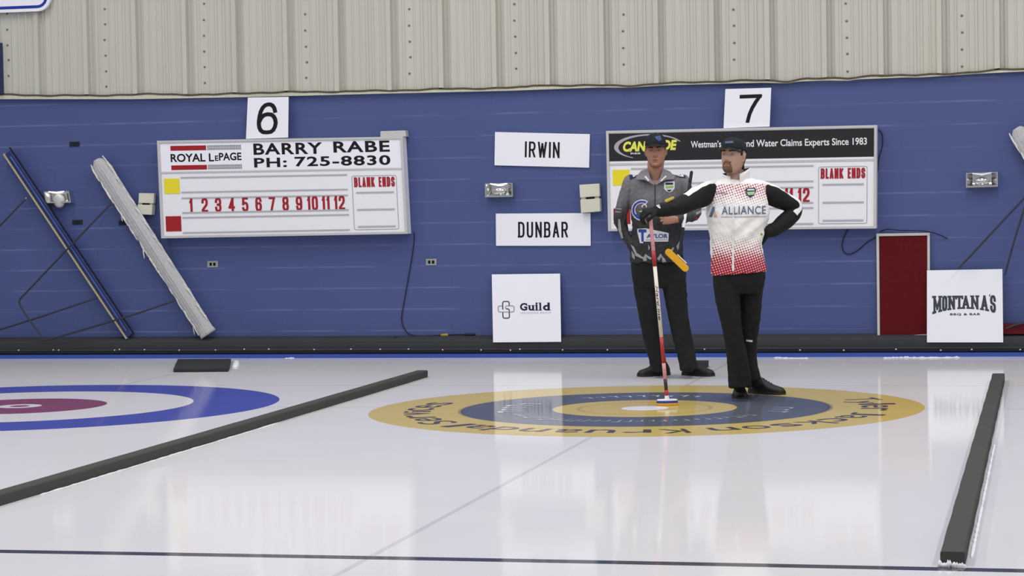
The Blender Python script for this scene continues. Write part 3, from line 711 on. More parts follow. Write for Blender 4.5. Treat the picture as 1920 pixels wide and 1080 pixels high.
# corner of the big sign at the upper left and the edge of a blue banner below it
c = wall(95, 20, .1); s0 = c.x-2.2
def rr(x0, x1, z0, z1, r, y): 
    return [Vector((x, y, z)) for x, z in rrect((x0+x1)/2, (z0+z1)/2, x1-x0, z1-z0, r)]
o = thing('hanging_sign', (c.x-1.1, YW-.05, c.z), 'corner of a large white sign with blue border at the upper left', 'sign')
obj('panel', MB().slab(list((rr(s0, c.x, c.z, c.z+1.2, .13, YW-.10))), (0, .035, 0)), M['sign'], o)
def ringline(i0, i1, y):
    A = rr(s0+i0, c.x-i0, c.z+i0, c.z+1.2-i0, .13-i0, y); B_ = rr(s0+i1, c.x-i1, c.z+i1, c.z+1.2-i1, max(.02, .13-i1), y); n = len(A)
    return MB().add(A+B_, [(i, (i+1) % n, n+(i+1) % n, n+i) for i in range(n)])
obj('border', ringline(.028, .055, YW-.1015), M['signblue'], o)
a = wall(-40, 82, .07); b_ = wall(7, 176, .07)
tag(obj('wall_banner', MB().slab([Vector((a.x, YW-.085, b_.z)), Vector((b_.x, YW-.085, b_.z)), Vector((b_.x, YW-.085, a.z)), Vector((a.x, YW-.085, a.z))], (0, .02, 0)),
        mat('blue_banner', (38, 44, 86), .6, .3), bevel=.003), 'edge of a blue banner hanging at the left below the bordered sign', 'banner')

# ------------------------------------------------------------------ ice tools leaning on the wall
k = NT('white_mop_yarn'); f = k.noise(60, 3, k.scaled(1, 1, 1)); k.base(k.mix(f, lin((166, 166, 169)), lin((206, 206, 207))), .95, .1); k.bump(k.noise(140, 3), .6, .006); M['yarn'] = k.m
M['yarn_edge'] = mat('cream_mop_fringe', (222, 220, 214), .95, .1, var=.12, scale=30)
def yarn_mop(top, bot, dx, label, handle, o_top=.10, o_bot=.10):
    A = wall(*top, o_top); B_ = wall(*bot, o_bot); d = (B_-A).normalized(); y = Vector((0, 1, 0)); s = d.cross(y).normalized()   # s: sideways in the wall plane
    o = thing('dust_mop', B_, label, 'mop')
    L = (B_-A).length; n = 90; R = []
    rr_ = random.Random(3)
    for i in range(n+1):
        t = i/n; w = .084*(min(1, .72+t*5) if t < .06 else 1)*(1-.15*t); ring = []
        if t < .03: w *= .55+.45*math.sqrt(t/.03)
        cpt = A+d*(L*t)
        if t > .985: w *= 1.08
        for j in range(72):
            a = 2*math.pi*j/72; lob = 1+.05*math.cos(17*a+.6*math.sin(t*9))+rr_.uniform(-.022, .022)
            ring.append(cpt+s*(w*lob*math.cos(a))+y*(.045*lob*math.sin(a)))
        R.append(ring)
    obj('mop_head', MB().rings(R), M['yarn'], o)
    b = MB()
    for i in range(170):                                    # loose strands along the edges
        t = .94*rr_.random()**1.15; e = rr_.choice((-1, -1, -1, 1)); w = .080*(1-.15*t)
        p = A+d*(L*t)+s*(e*w*.93)+y*rr_.uniform(-.03, .01); ln = rr_.uniform(.05, .11); hang = rr_.random() < .025
        q = p+s*(e*ln*(.10 if not hang else .5))+d*ln-y*.004
        b.tube([p, (p+q)/2+s*(e*.004), q], [.0055, .0055, .004], 6)
    o2 = obj('fringe', b, M['yarn_edge'], o); o2['kind'] = 'stuff'
    ln = []
    for u in (-.018, .006):
        b = MB(); b.tube([A+d*(L*.06)+s*u-y*.047, A+d*(L*.5)+s*(u-.004)-y*.049, A+d*(L*.95)+s*u-y*.047], .0028, 6); obj('seam', b, M['rail'], o)
    for path in handle:
        b = MB(); P = [wall(px, py, off) for px, py, off in path]; b.tube(spline([tuple(p) for p in P], 3) if len(P) > 2 else P, .0085, 8); obj('handle', b, M['dark_rod'], o)
    return o
yarn_mop((182, 300), (391, 627), 0, 'white yarn dust mop leaning on the wall left of the left scoreboard',
         [[(207, 383, .12), (160, 432, .17), (100, 495, .18), (44, 554, .18), (37, 562, .18), (37, 570, .18), (45, 585, .18), (76, 628, .18), (80, 635, .18), (92, 636.5, .18), (150, 620, .18), (250, 590, .16), (326, 564, .12)]])
yarn_mop((1906, 240), (2146, 624), 0, 'white yarn dust mop cut by the right edge of the picture',
         [[(1945, 345, .12), (1870, 425, .16), (1798, 503, .17)], [(1930, 362, .12), (1905, 440, .16), (1884, 515, .17)], [(1887, 616, .13), (1905, 609, .13), (1960, 598, .13)]], .08, .08)
# blue scraper bar with a pale wooden edge
A = wall(14, 287, .085); B_ = wall(243, 631, .085); d = (B_-A).normalized(); y = Vector((0, 1, 0)); s = -d.cross(y).normalized()
if s.x < 0: s = -s
o = thing('ice_scraper', B_, 'long blue ice scraper bar with pale wooden edge leaning at the far left', 'scraper')
def bar(p0, p1, s0_, s1_, y0, y1):
    q = [p0+s*s0_, p1+s*s0_, p1+s*s1_, p0+s*s1_]; q = [p+y*y0 for p in q]
    return MB().slab(q, y*(y1-y0))
obj('bar', bar(A, B_, -.02, .045, -.02, .04), M['bluebar'], o, .006)
obj('wooden_edge', bar(A-d*.01, B_+d*.005, -.036, -.020, -.03, .03), M['tan'], o, .002)
obj('rubber_blade', bar(A-d*.03, B_-d*.01, .045, .052, -.012, .012), M['black'], o)
obj('ridge', bar(A+d*.05, B_-d*.05, .010, .022, -.034, -.02), mat('light_blue_ridge', (70, 92, 150), .3, .5, var=.4, scale=6), o, .004)
for path in ([(50, 371, .10), (10, 413, .15), (-70, 495, .17)], [(183, 558, .10), (80, 593, .15), (-60, 637, .17)]):
    b = MB(); b.tube([wall(*p) for p in path], .0085, 8); h = obj('handle', b, M['dark_rod'], o)
b = MB(); b.ball(wall(49, 372, .10), .013); obj('handle_joint', b, M['steel'], o)
# dark red pad lying behind the right sponsor board
a = wall(1868, 607, .07); c = wall(1990, 624, .07)
tag(obj('red_pad', MB().slab([Vector((a.x, YW-.11, c.z-.01)), Vector((c.x, YW-.11, c.z-.01)), Vector((c.x, YW-.11, a.z)), Vector((a.x, YW-.11, a.z))], (0, .10, 0)),
        mat('dark_red_fabric', (92, 30, 36), .9, .1), bevel=.01), 'dark red pad on the bumper right of the white board with arched lettering', 'pad')

# ------------------------------------------------------------------ cables
def cable(name, path, label, r=.0045, off=.012):
    P = [tuple(wall(p[0], p[1], p[2] if len(p) > 2 else off)) for p in path]
    b = MB(); b.tube(spline(P, 8), r, 8)
    o = thing(name, P[-1], label, 'cable'); obj('cord', b, M['cable'], o); return o
o = cable('power_cable', [(776, 436), (776, 455), (771, 490), (764, 530), (757, 570), (753, 596), (756, 612), (764, 624), (776, 629), (800, 629.5), (826, 628.5), (850, 627.5), (872, 627.5)], 'thin black cable hanging from the left scoreboard to a yellow plug')
b = MB(); b.tube([wall(829, 628.5, .016), wall(838, 628.2, .016)], .014, 10); obj('plug', b, M['plug'], o)
b = MB(); b.tube([wall(872, 627.5, .014), wall(889, 627, .014)], .011, 10); obj('connector', b, M['black'], o)
cable('loose_cable', [(738, 633, .09), (744, 632, .07), (752, 631.5, .04), (766, 631.2, .03)], 'short black cable lying on the bumper left of the yellow plug')
cable('hanging_cable', [(1647, 243), (1654, 252), (1654, 275), (1648, 296), (1646, 320)], 'black cable curling down the right side of the right scoreboard')
cable('looped_cable', [(1590, 430), (1582, 446), (1579, 462), (1584, 474), (1595, 476), (1610, 468), (1625, 455), (1640, 446), (1655, 440)], 'thin dark cable loop hanging below the right scoreboard')
cable('stray_cable', [(1650, 434), (1664, 430, .03), (1690, 432, .06), (1730, 433, .06), (1755, 438, .03), (1776, 447)], 'black cable running over the top of the maroon pinboard')
# ------------------------------------------------------------------ people: shared tools
FH = Vector((math.sin(YAW), math.cos(YAW), 0)); RH = Vector((math.cos(YAW), -math.sin(YAW), 0))
class Fig:
    """a figure's own frame: x to the figure's left as seen by us on the right, y away from the hall, z up; at() measures the photo at a given depth"""
    def __init__(s, px, py):
        s.g = ground(px, py); s.M = Matrix(((RH.x, FH.x, 0, s.g.x), (RH.y, FH.y, 0, s.g.y), (0, 0, 1, 0), (0, 0, 0, 1)))
        s.I = s.M.inverted(); s.c = s.I @ CAM; s.s = FPX/((s.g-CAM).dot(FH))
    def dir(s, px, py): return (s.I.to_3x3() @ ray(px, py))
    def at(s, px, py, d=0.0):
        r = s.dir(px, py); return s.c + r*((d-s.c.y)/r.y)
    def m(s, px): return px/s.s
def remesh(mb, vox, smooth=2, name='tmp'):
    me = bpy.data.meshes.new(name); me.from_pydata(mb.v, [], mb.f); me.validate()
    b = bmesh.new(); b.from_mesh(me); bmesh.ops.recalc_face_normals(b, faces=b.faces); b.to_mesh(me); b.free()
    o = bpy.data.objects.new(name, me); SC.collection.objects.link(o)
    r = o.modifiers.new('r', 'REMESH'); r.mode = 'VOXEL'; r.voxel_size = vox; r.use_smooth_shade = True
    if smooth: q = o.modifiers.new('s', 'SMOOTH'); q.factor = .5; q.iterations = smooth
    out = bpy.data.meshes.new_from_object(o.evaluated_get(bpy.context.evaluated_depsgraph_get()))
    bpy.data.objects.remove(o); bpy.data.meshes.remove(me)
    return out
def arr(me):
    n = len(me.vertices); co = np.empty(n*3); no = np.empty(n*3); me.vertices.foreach_get('co', co); me.vertices.foreach_get('normal', no)
    return co.reshape(-1, 3), no.reshape(-1, 3)
def setco(me, co): me.vertices.foreach_set('co', co.ravel()); me.update()
def displace(me, fn):
    co, no = arr(me); setco(me, co+no*fn(co)[:, None]); return me
def waves(co, seed, n, fmin, fmax, stretch=(1, 1, 1)):
    r = np.random.RandomState(seed); out = np.zeros(len(co)); p = co*np.array(stretch)
    for i in range(n):
        d = r.normal(size=3); d /= np.linalg.norm(d); f = fmin*(fmax/fmin)**r.rand()
        out += np.sin(p@d*f*2*math.pi+r.rand()*6.28+1.5*np.sin(p@np.roll(d, 1)*f*2.1))
    return out/math.sqrt(n)
def shell(me, pred, off, jitter=0.0, seed=0):
    """faces of a mesh picked by pred(centres, normals), lifted off the surface with closed rims"""
    co, no = arr(me); n = len(me.polygons); c = np.empty(n*3); me.polygons.foreach_get('center', c); c = c.reshape(-1, 3)
    nn = np.empty(n*3); me.polygons.foreach_get('normal', nn); nn = nn.reshape(-1, 3)
    ids = np.where(pred(c, nn))[0]; b = MB(); mp = {}; fs = []; r = np.random.RandomState(seed); cnt = {}
    for i in ids:
        f = []
        for v in me.polygons[i].vertices:
            if v not in mp: mp[v] = len(mp)
            f.append(mp[v])
        fs.append(tuple(f))
        for a, q in zip(f, f[1:]+f[:1]): cnt[(a, q)] = 1
    vs = sorted(mp, key=mp.get); N = len(vs); edge = set()
    rim = [(a, q) for (a, q) in cnt if (q, a) not in cnt]
    for a, q in rim: edge.add(a); edge.add(q)
    top = [Vector(co[v]+no[v]*((off if k_ not in edge else off*.3)+jitter*(r.rand()-.5))) for k_, v in enumerate(vs)]; bot = [Vector(co[v]-no[v]*.002) for v in vs]
    b.add(top+bot, fs+[(a, a+N, q+N, q) for a, q in rim], 0, True)
    return b
def bvh(me): return BVHTree.FromPolygons([v.co.copy() for v in me.vertices], [tuple(p.vertices) for p in me.polygons])
def decal(fig, tree, vs, fs, off=.003, maxe=3.0):
    """lay a flat outline given in photo pixels onto a garment surface"""
    b = bmesh.new(); V = [b.verts.new((x, y, 0)) for x, y in vs]
    for f in fs:
        try: b.faces.new([V[i] for i in f])
        except ValueError: pass
    bmesh.ops.triangulate(b, faces=b.faces)
    for it in range(5):
        e = [e for e in b.edges if e.calc_length() > maxe]
        if not e: break
        bmesh.ops.subdivide_edges(b, edges=e, cuts=1, use_grid_fill=False); bmesh.ops.triangulate(b, faces=[f for f in b.faces if len(f.verts) > 3])
    b.verts.index_update(); out = []; ok = []
    last = None
    for v in b.verts:
        d = fig.dir(v.co.x, v.co.y); h = tree.ray_cast(fig.c, d)
        if h[0] is None: out.append(None)
        else: out.append(h[0]-d*off/abs(d.length) + Vector((0, -off*.3, 0)))
    mb = MB(); idx = {}; pts = []; F = []
    for f in b.faces:
        ii = [v.index for v in f.verts]
        if any(out[i] is None for i in ii): continue
        q = [out[i] for i in ii]
        if max(abs(q[0].y-q[1].y), abs(q[1].y-q[2].y)) > .05: continue
        g = []
        for i in ii:
            if i not in idx: idx[i] = len(pts); pts.append(out[i])
            g.append(idx[i])
        F.append(tuple(reversed(g)))
    b.free(); return mb.add(pts, F, 0, True)
def dtext(body, x0, y0, x1, y1, tilt=0.0, bold=.01, shear=0, spacing=1.0):
    vs, fs = text2d(body, bold, shear, spacing)
    return [(x0+(x1-x0)*u, y1+(y0-y1)*v+tilt*u) for u, v in vs], fs
def dpoly(pts): return pts, [tuple(range(len(pts)))]

def head_mesh(R, c, hw=1.0, jaw=1.0, hh=1.0):
    """a head: y back, z up in its own frame, posed by R about c"""
    prof = [(-.1125, .020, -.066, -.02), (-.108, .033, -.078, -.005), (-.098, .044, -.085, .012), (-.083, .054, -.086, .035), (-.065, .061, -.086, .058), (-.045, .067, -.086, .074), (-.02, .0705, -.087, .088),
            (0, .0735, -.087, .096), (.02, .0755, -.091, .100), (.045, .076, -.089, .100), (.07, .070, -.078, .090), (.09, .056, -.058, .070), (.104, .036, -.034, .044), (.1115, .014, -.010, .018)]
    Z = np.linspace(-.1125, .1115, 84); pz = [p[0] for p in prof]; seg = 96; rings = []
    for z in Z:
        w = np.interp(z, pz, [p[1] for p in prof])*hw*(jaw if z < -.03 else 1); f = np.interp(z, pz, [p[2] for p in prof]); bk = np.interp(z, pz, [p[3] for p in prof]); ring = []
        cy = (f+bk)/2*.4+.0; cy = .005
        for j in range(seg):
            a = 2*math.pi*j/seg; ca, sa = math.cos(a), math.sin(a); e = 2.35
            k_ = (abs(ca)**e+abs(sa)**e)**(-1/e); x = w*ca*k_; y = cy+(bk-cy if sa > 0 else cy-f)*sa*k_
            if sa < 0:
                g = lambda cx, cz, sx, sz: math.exp(-((x-cx)/sx)**2-((z-cz)/sz)**2)
                ax = abs(x); ga = lambda cx, cz, sx, sz: math.exp(-((ax-cx)/sx)**2-((z-cz)/sz)**2)
                d = 0
                if -.052 < z < .022:
                    t = (.018-z)/.052; nw = .0065+.0065*max(0, min(1, t)); pr_ = .027*max(0, min(1, t))**1.0 if z > -.034 else .027*max(0, 1-(-.034-z)/.014)
                    d += pr_*math.exp(-(x/nw)**2)
                d += .006*ga(.014, -.036, .006, .006)                           # nostril wings
                d -= .0115*ga(.031, .004, .015, .010)                            # eye sockets
                d += .005*ga(.030, .022, .020, .007)+.003*g(0, .02, .012, .008)  # brow
                d += .005*ga(.043, -.022, .018, .016)                           # cheek bones
                d += .006*g(0, -.0605, .020, .004)+.0065*g(0, -.074, .017, .005)-.007*g(0, -.067, .024, .003)   # lips
                d -= .003*g(0, -.083, .02, .006); d += .006*g(0, -.099, .018, .012)
                y -= d*1.0
            ring.append(R @ Vector((x, y, z*hh))+c)
        rings.append(ring)
    b = MB().rings(rings)
    for s in (-1, 1):                                                           # ears
        rot = R @ Matrix.Rotation(s*math.radians(24), 3, 'Z')
        b.ball(R @ Vector((s*.077*hw, .012, -.004))+c, (.009, .019, .031), 0, 14, rot)
        b.ball(R @ Vector((s*.074*hw, .004, -.028))+c, (.008, .010, .012), 0, 10, rot)
    return b
def hand(mb, wrist, d, up, thumb, curl=(.5, .5, .55, .6), tcurl=.4, s=1.0, spread=.08, bulk=1.0):
    """palm and five fingers: d along the hand, up out of its back, thumb a unit vector to the thumb side; curl in radians per joint"""
    d = Vector(d).normalized(); up = Vector(up); up = (up-d*up.dot(d)).normalized(); th = Vector(thumb); th = (th-d*th.dot(d)-up*th.dot(up)).normalized()
    w = Vector(wrist); R = []
    for t, hw_, ht in ((-.02, .024, .019), (.0, .027, .018), (.03, .036, .017), (.06, .041, .0155), (.085, .042, .0135), (.094, .036, .010)):
        R.append([w+d*(t*s)+th*(math.cos(a)*hw_*s*bulk)+up*(math.sin(a)*ht*s*bulk) for a in [2*math.pi*j/16 for j in range(16)]])
    mb.rings(R)
    for i, (o_, L, r) in enumerate(((.031, (.043, .026, .021), .0092), (.0105, (.047, .030, .022), .0095), (-.0105, (.044, .028, .021), .0090), (-.031, (.034, .021, .018), .0080))):
        p = w+d*((.082 if i < 3 else .075)*s)+th*(o_*s*bulk); fd = (d+th*(spread*(1.5-i)/1.5)).normalized(); ax = fd.cross(up).normalized(); P = [p-fd*.015*s, p]; a = 0
        for q, l in enumerate(L):
            a += curl[i]*(.9, 1.15, .8)[q]; P.append(P[-1]+(fd*math.cos(a)-up*math.sin(a))*(l*s))
        mb.tube(P, [r*s*bulk*q for q in (1.02, 1.05, 1.0, .92, .80)], 10)
    p = w+d*(.022*s)+th*(.026*s); td = (d*.62+th*.68-up*.30).normalized(); P = [p, p+td*(.040*s)]
    td2 = (td*(1-tcurl)+(d*.8-up*.45-th*.1)*tcurl).normalized(); P.append(P[-1]+td2*(.031*s)); td3 = (td2*(1-tcurl)+(d*.6-up*.7-th*.25)*tcurl).normalized(); P.append(P[-1]+td3*(.026*s))
    mb.tube(P, [.014*s*bulk, .0115*s*bulk, .0105*s*bulk, .0088*s*bulk], 10)
    return mb
def torso(fig, rows, e=2.5, seg=40):
    """rows: (py, left px, right px, centre depth, half depth)"""
    rows = spline(rows, 4); R = []
    for py, xl, xr, d, hd in rows:
        a, b_ = fig.at(xl, py, d), fig.at(xr, py, d); c = (a+b_)/2; hw = (b_-a).length/2; ring = []
        for j in range(seg):
            q = 2*math.pi*j/seg; ca, sa = math.cos(q), math.sin(q); k_ = (abs(ca)**e+abs(sa)**e)**(-1/e)
            ring.append(c+Vector((hw*ca*k_, hd*sa*k_, 0)))
        R.append(ring)
    R.reverse()
    return MB().rings(R)
def limb(fig, pts, mb=None, seg=20, k=5, flat=1.0, rounded=True):
    """pts: (px, py, depth, radius in px)"""
    P = spline(pts, k); mb = mb or MB()
    return mb.tube([fig.at(p[0], p[1], p[2]) for p in P], [fig.m(p[3]) for p in P], seg, flat=flat, round_ends=rounded)
def shoe(fig, root, heel, yaw, L=.29, col=None, tip=0.0):
    """heel: point on the ice; yaw: toe direction in the figure's frame (0 = to the right, -90 = towards us)"""
    a = math.radians(yaw); f = Vector((math.cos(a), math.sin(a), 0)); s = Vector((-math.sin(a), math.cos(a), 0)); u = Vector((0, 0, 1)); h = Vector(heel)
    prof = [(0, .026, .06), (.02, .034, .085), (.06, .036, .098), (.10, .036, .092), (.14, .040, .074), (.19, .046, .058), (.235, .045, .048), (.27, .037, .042), (.29, .022, .030)]; prof = [(x, w*1.16, z*1.26) for x, w, z in prof]
    R = []
    for x, w, z in prof:
        x *= L/.29; ring = []
        for j in range(18):
            q = 2*math.pi*j/18; ca, sa = math.cos(q), math.sin(q)
            zz = .022+(z-.022)*max(0, sa)**.75 if sa > 0 else .022+.010*sa
            ring.append(h+f*x+s*(w*ca*(1-.22*max(0, sa)))+u*zz)
        R.append(ring)
    o = obj('shoe', MB().rings(R), col or M['shoe'], root, world=False)
    R = []
    for x, w, z in prof:
        x *= L/.29; w2 = w+.004; R.append([h+f*x+s*w2, h+f*x+s*w2+u*.022, h+f*x-s*w2+u*.022, h+f*x-s*w2])
    obj('sole', MB().rings(R, 0, False), M['shoe_sole'], o, world=False)
    b = MB()
    for i in range(4):
        x = (.115+.022*i)*L/.29; z = np.interp(.115+.022*i, [p[0] for p in prof], [p[2] for p in prof])
        b.tube([h+f*x-s*.020+u*(z-.010), h+f*(x+.004)+u*(z+.003), h+f*x+s*.020+u*(z-.010)], .0032, 6)
    obj('laces', b, M['lace'], o, world=False)
    return o
M['shoe'] = mat('black_shoe', (34, 34, 35), .55, .4, var=.2, scale=30); M['shoe_sole'] = mat('dark_sole', (52, 50, 48), .8, .2)
M['lace'] = mat('dark_lace', (62, 62, 64), .8, .2)
k = NT('black_trousers'); k.base(k.mix(k.noise(18, 4), lin((28, 29, 30)), lin((36, 37, 38))), .85, .18); k.bump(k.noise(300, 2), .2, .001); M['trousers'] = k.m
k = NT('black_cap_cloth'); k.base(k.mix(k.noise(40, 3), lin((34, 37, 42)), lin((44, 48, 54))), .85, .15); k.bump(k.noise(420, 2), .3, .001); M['cap'] = k.m
M['brim_under'] = mat('grey_brim_underside', (98, 94, 86), .85, .15)
M['glove'] = mat('black_glove_cloth', (30, 31, 33), .8, .2, var=.15, scale=40, bump=.2, bscale=300)
M['eye_white'] = mat('eye_white', (150, 140, 134), .3, .5); M['iris'] = mat('dark_iris', (44, 34, 28), .3, .5)
def skin(name, c, red):
    q = NT(name); f = q.noise(22, 4); q.base(q.mix(f, lin(c), lin(red)), .5, .35); q.b.inputs['Subsurface Weight'].default_value = .08
    q.b.inputs['Subsurface Radius'].default_value = (.012, .005, .003); q.bump(q.noise(260, 3), .12, .001); return q.m
M['skin_tan'] = skin('tanned_skin', (168, 126, 107), (158, 112, 95)); M['skin_pale'] = skin('pale_skin', (184, 152, 136), (174, 136, 120))
M['hair_dark'] = mat('dark_brown_hair', (50, 40, 34), .8, .2, var=.3, scale=90); M['beard'] = mat('brown_beard', (110, 88, 74), .85, .15, var=.3, scale=120)
def pose(yaw, pitch, roll): return (Matrix.Rotation(math.radians(yaw), 3, 'Z') @ Matrix.Rotation(math.radians(pitch), 3, 'X') @ Matrix.Rotation(math.radians(roll), 3, 'Y'))
def in_head(R, c):
    Ri = np.array(R.inverted())
    return lambda P: (P-np.array(c))@Ri.T
def eyes(root, R, c, skin_):
    for s in (-1, 1):
        e = c+R @ Vector((s*.031, -.0700, .003)); o = obj('eye', MB().ball(e, .0115, 0, 14), M['eye_white'], root, world=False)
        obj('iris', MB().ball(e+R @ Vector((-.001, -.0085, 0)), (.0052, .0042, .0052), 0, 10, R), M['iris'], o, world=False)
        for nm_, lo, hi in (('upper_eyelid', .16, 1.5), ('lower_eyelid', -1.5, -.42)):                  # lids wrap the ball above and below the slit
            rr_ = []
            for i in range(9):
                ph = lo+(hi-lo)*i/8; rr_.append([e+R @ Vector((.0135*math.cos(ph)*math.cos(q), .0122*math.cos(ph)*math.sin(q)-.0006, .0122*math.sin(ph)+.0012*abs(math.cos(q))*(-1 if lo > 0 else 1)*(i == 0 or i == 8))) for q in [2*math.pi*j/20 for j in range(20)]])
            obj(nm_, MB().rings(rr_), skin_, o, world=False)
def cap(root, R, c, hh=1.0, logo=None, tall=1.0):
    b = MB(); rings = []; n = 14
    for i in range(n):
        t = i/(n-1); z = .040+(.090)*math.sin(t*math.pi/2)*tall; q = math.cos(t*math.pi/2)**.62 if i < n-1 else .12; ring = []
        for j in range(40):
            a = 2*math.pi*j/40; f = math.sin(a); w = .0825*q; dp = (.103 if f > 0 else .102)*q
            zz = z-(.010*(f > 0)*f if i == 0 else 0)+(.008*max(0, -f)**2*math.sin(t*math.pi) * tall)
            seam = 1-.012*max(0, math.cos(6*a))**20
            ring.append(R @ Vector((w*math.cos(a)*seam, .004+dp*f*seam, zz))+c)
        rings.append(ring)
    b.rings(rings); o = obj('cap', b, M['cap'], root, world=False)
    b = MB(); up_, lo_ = [], []; NX, NY = 17, 7
    for i in range(NX):
        u = -1+2*i/(NX-1); row = []
        for j in range(NY):
            v = j/(NY-1); x = u*(.078+.002*v); y0 = .004-.100*math.sqrt(max(0, 1-(x/.0825)**2)) if abs(x) < .0825 else .004
            ext = .068*math.sqrt(max(0, 1-abs(u)**2.6)); y = y0-ext*v; z = .046-.016*(u*u)-.008*v-.002*v*v
            row.append((x, y, z))
        up_.append(row)
    vs = [R @ Vector((x, y, z+.002))+c for r in up_ for x, y, z in r]+[R @ Vector((x, y, z-.002))+c for r in up_ for x, y, z in r]; N = NX*NY; fs = []
    for i in range(NX-1):
        for j in range(NY-1):
            a = i*NY+j; fs += [(a, a+NY, a+NY+1, a+1), (N+a, N+a+1, N+a+NY+1, N+a+NY)]
    for i in range(NX-1): a = i*NY+NY-1; fs.append((a, a+NY, N+a+NY, N+a))
    for j in range(NY-1): fs.append((j, j+1, N+j+1, N+j)); a = (NX-1)*NY+j; fs.append((a+1, a, N+a, N+a+1))
    b.add(vs, fs, 0, True); nq = 2*(NX-1)*(NY-1); b.mi = [1 if i < nq and i % 2 else 0 for i in range(len(b.f))]
    obj('brim', b, [M['cap'], M['brim_under']], o, world=False)
    obj('button', MB().ball(R @ Vector((0, .004, .040+.090*tall+.003))+c, (.008, .008, .005), 0, 10), M['cap'], o, world=False)
    return o
def sock(fig, root, px, py, d, heel, yaw, r=.046):
    a = math.radians(yaw); p = Vector(heel)+Vector((math.cos(a), math.sin(a), 0))*.055+Vector((0, 0, .07)); q = fig.at(px, py, d)
    obj('sock', MB().tube([q+Vector((0, 0, .03)), q.lerp(p, .5), p], [r*1.05, r, r*.95], 14), M['glove'], root, world=False)
# ------------------------------------------------------------------ the player in the grey jacket (behind)
F = Fig(1262, 709)
Rh = pose(-8, -1, -1); hc = F.at(1229.5, 283.5, -.01)
b = head_mesh(Rh, hc, 1.0, 1.02, 1.10)
limb(F, [(1230, 300, .02, 15.5), (1229, 318, .02, 15.5), (1229, 333, .03, 17), (1230, 345, .04, 20)], b)
tb = torso(F, [(334, 1206, 1252, .03, .05), (342, 1188, 1272, .03, .075), (352, 1184, 1276, .03, .09), (380, 1186, 1274, .02, .10), (420, 1188, 1272, .02, .095), (455, 1190, 1272, .02, .095), (480, 1188, 1276, .02, .10), (500, 1186, 1278, .02, .105)])
b.add(tb.v, tb.f)
LA = [(1183, 342, .03, 15.5), (1170, 380, .04, 13), (1163, 408, .05, 11.5), (1171, 438, .03, 10), (1184, 462, .0, 8.5)]
RA = [(1279, 342, .03, 15.5), (1292, 374, .0, 13), (1304, 398, -.05, 11.5), (1288, 408, -.17, 10), (1268, 411, -.24, 8)]
limb(F, [(p[0], p[1], p[2], p[3]*.64) for p in LA[:-1]]+[(1192, 458, .0, 6.5)], b); limb(F, [(p[0], p[1], p[2], p[3]*.78) for p in RA], b)
hand(b, F.at(1195, 459, .0), (.15, .0, -1), (-.6, -.6, 0), (.8, -.5, 0), (.6, .65, .7, .7), .4, .95)
hand(b, F.at(1267, 411.5, -.245), (-1, -.18, .06), (.1, -1, .12), (0, .1, 1), (.95, 1.0, 1.05, 1.1), .55, .98)
LL = [(1208, 490, .02, 24), (1209, 520, .02, 23), (1214, 570, .01, 20), (1221, 620, .02, 17.5), (1229, 662, .04, 16.5), (1235, 693, .06, 15.5)]
RL = [(1258, 490, .02, 25), (1262, 520, .0, 24), (1268, 570, -.03, 20.5), (1277, 620, -.05, 18.5), (1287, 662, -.07, 17.5), (1292, 692, -.08, 17)]
limb(F, [(p[0], p[1], p[2], p[3]*.72) for p in LL[:-1]], b); limb(F, [(p[0], p[1], p[2], p[3]*.72) for p in RL[:-1]], b)
body_me = remesh(b, .0030, 1)
A = obj('person', body_me, M['skin_tan'], frame=F.M); A.data.polygons.foreach_set('use_smooth', [True]*len(A.data.polygons))
tag(A, 'person in grey jacket and black cap standing behind, a yellow brush under the arm', 'person')
H = in_head(Rh, hc)
def hp(P): q = H(P); q[:, 2] /= 1.10; return q
eyes(A, Rh, hc, M['skin_tan'])
def face_parts(root, me, hp, hairmat, browmat, goatee=None, hair_low=-.03):
    def hair(P, N):
        q = hp(P); x, y, z = q.T
        return (z > np.where(y > .045, -.075, hair_low+.02*(y < .0)))&(z < .06)&(y > .028)&~((np.abs(x) > .069)&(y < .055)&(z < .03))&~((np.abs(x) > .0735)&(z < .028)&(y < .035))&(z < .06)
    def burn(P, N):
        q = hp(P); x, y, z = q.T
        return (np.abs(x) > .05)&(y > -.032)&(y < -.010)&(z > .004)&(z < .06)
    for s in (-1, 1): obj('sideburn', shell(me, lambda P, N: burn(P, N)&(s*hp(P)[:, 0] > 0), .002, .002), hairmat, root, world=False)
    obj('hair', shell(me, hair, .004, .003), hairmat, root, world=False)
    def brow(P, N):
        q = hp(P); x, y, z = q.T; ax = np.abs(x)
        return (y < -.05)&(ax > .014)&(ax < .048)&(np.abs(z-(.021+.004*np.sin((ax-.014)/.034*2.6)))<.0048*(1.1-.5*(ax-.014)/.034))
    for s in (-1, 1): obj('eyebrow', shell(me, lambda P, N: brow(P, N)&(s*hp(P)[:, 0] > 0), .003, .001), browmat, root, world=False)
    def lips(P, N):
        q = hp(P); x, y, z = q.T
        return (y < -.06)&(np.abs(x) < .024)&(np.abs(z+.067) < .0095*(1-(x/.027)**2))
    obj('lips', shell(me, lips, .0012), M['lip'], root, world=False)
    if goatee:
        def go(P, N):
            q = hp(P); x, y, z = q.T; ax = np.abs(x)
            out_ = (((x/.035)**2+((z+.086)/.0385)**2 < 1)|((ax < .030)&(np.abs(z+.053) < .007)))&(z < -.046)&(y < -.045)
            inn = (x/.0245)**2+((z+.068)/.0115)**2 < 1
            return out_&~inn
        obj('goatee', shell(me, go, .0035, .003), goatee, root, world=False)
M['lip'] = mat('lip_skin', (150, 100, 88), .5, .3)
face_parts(A, body_me, hp, M['hair_dark'], M['hair_dark'])
cp = cap(A, Rh, hc+Vector((0, 0, .004)), 1.1, tall=1.02)
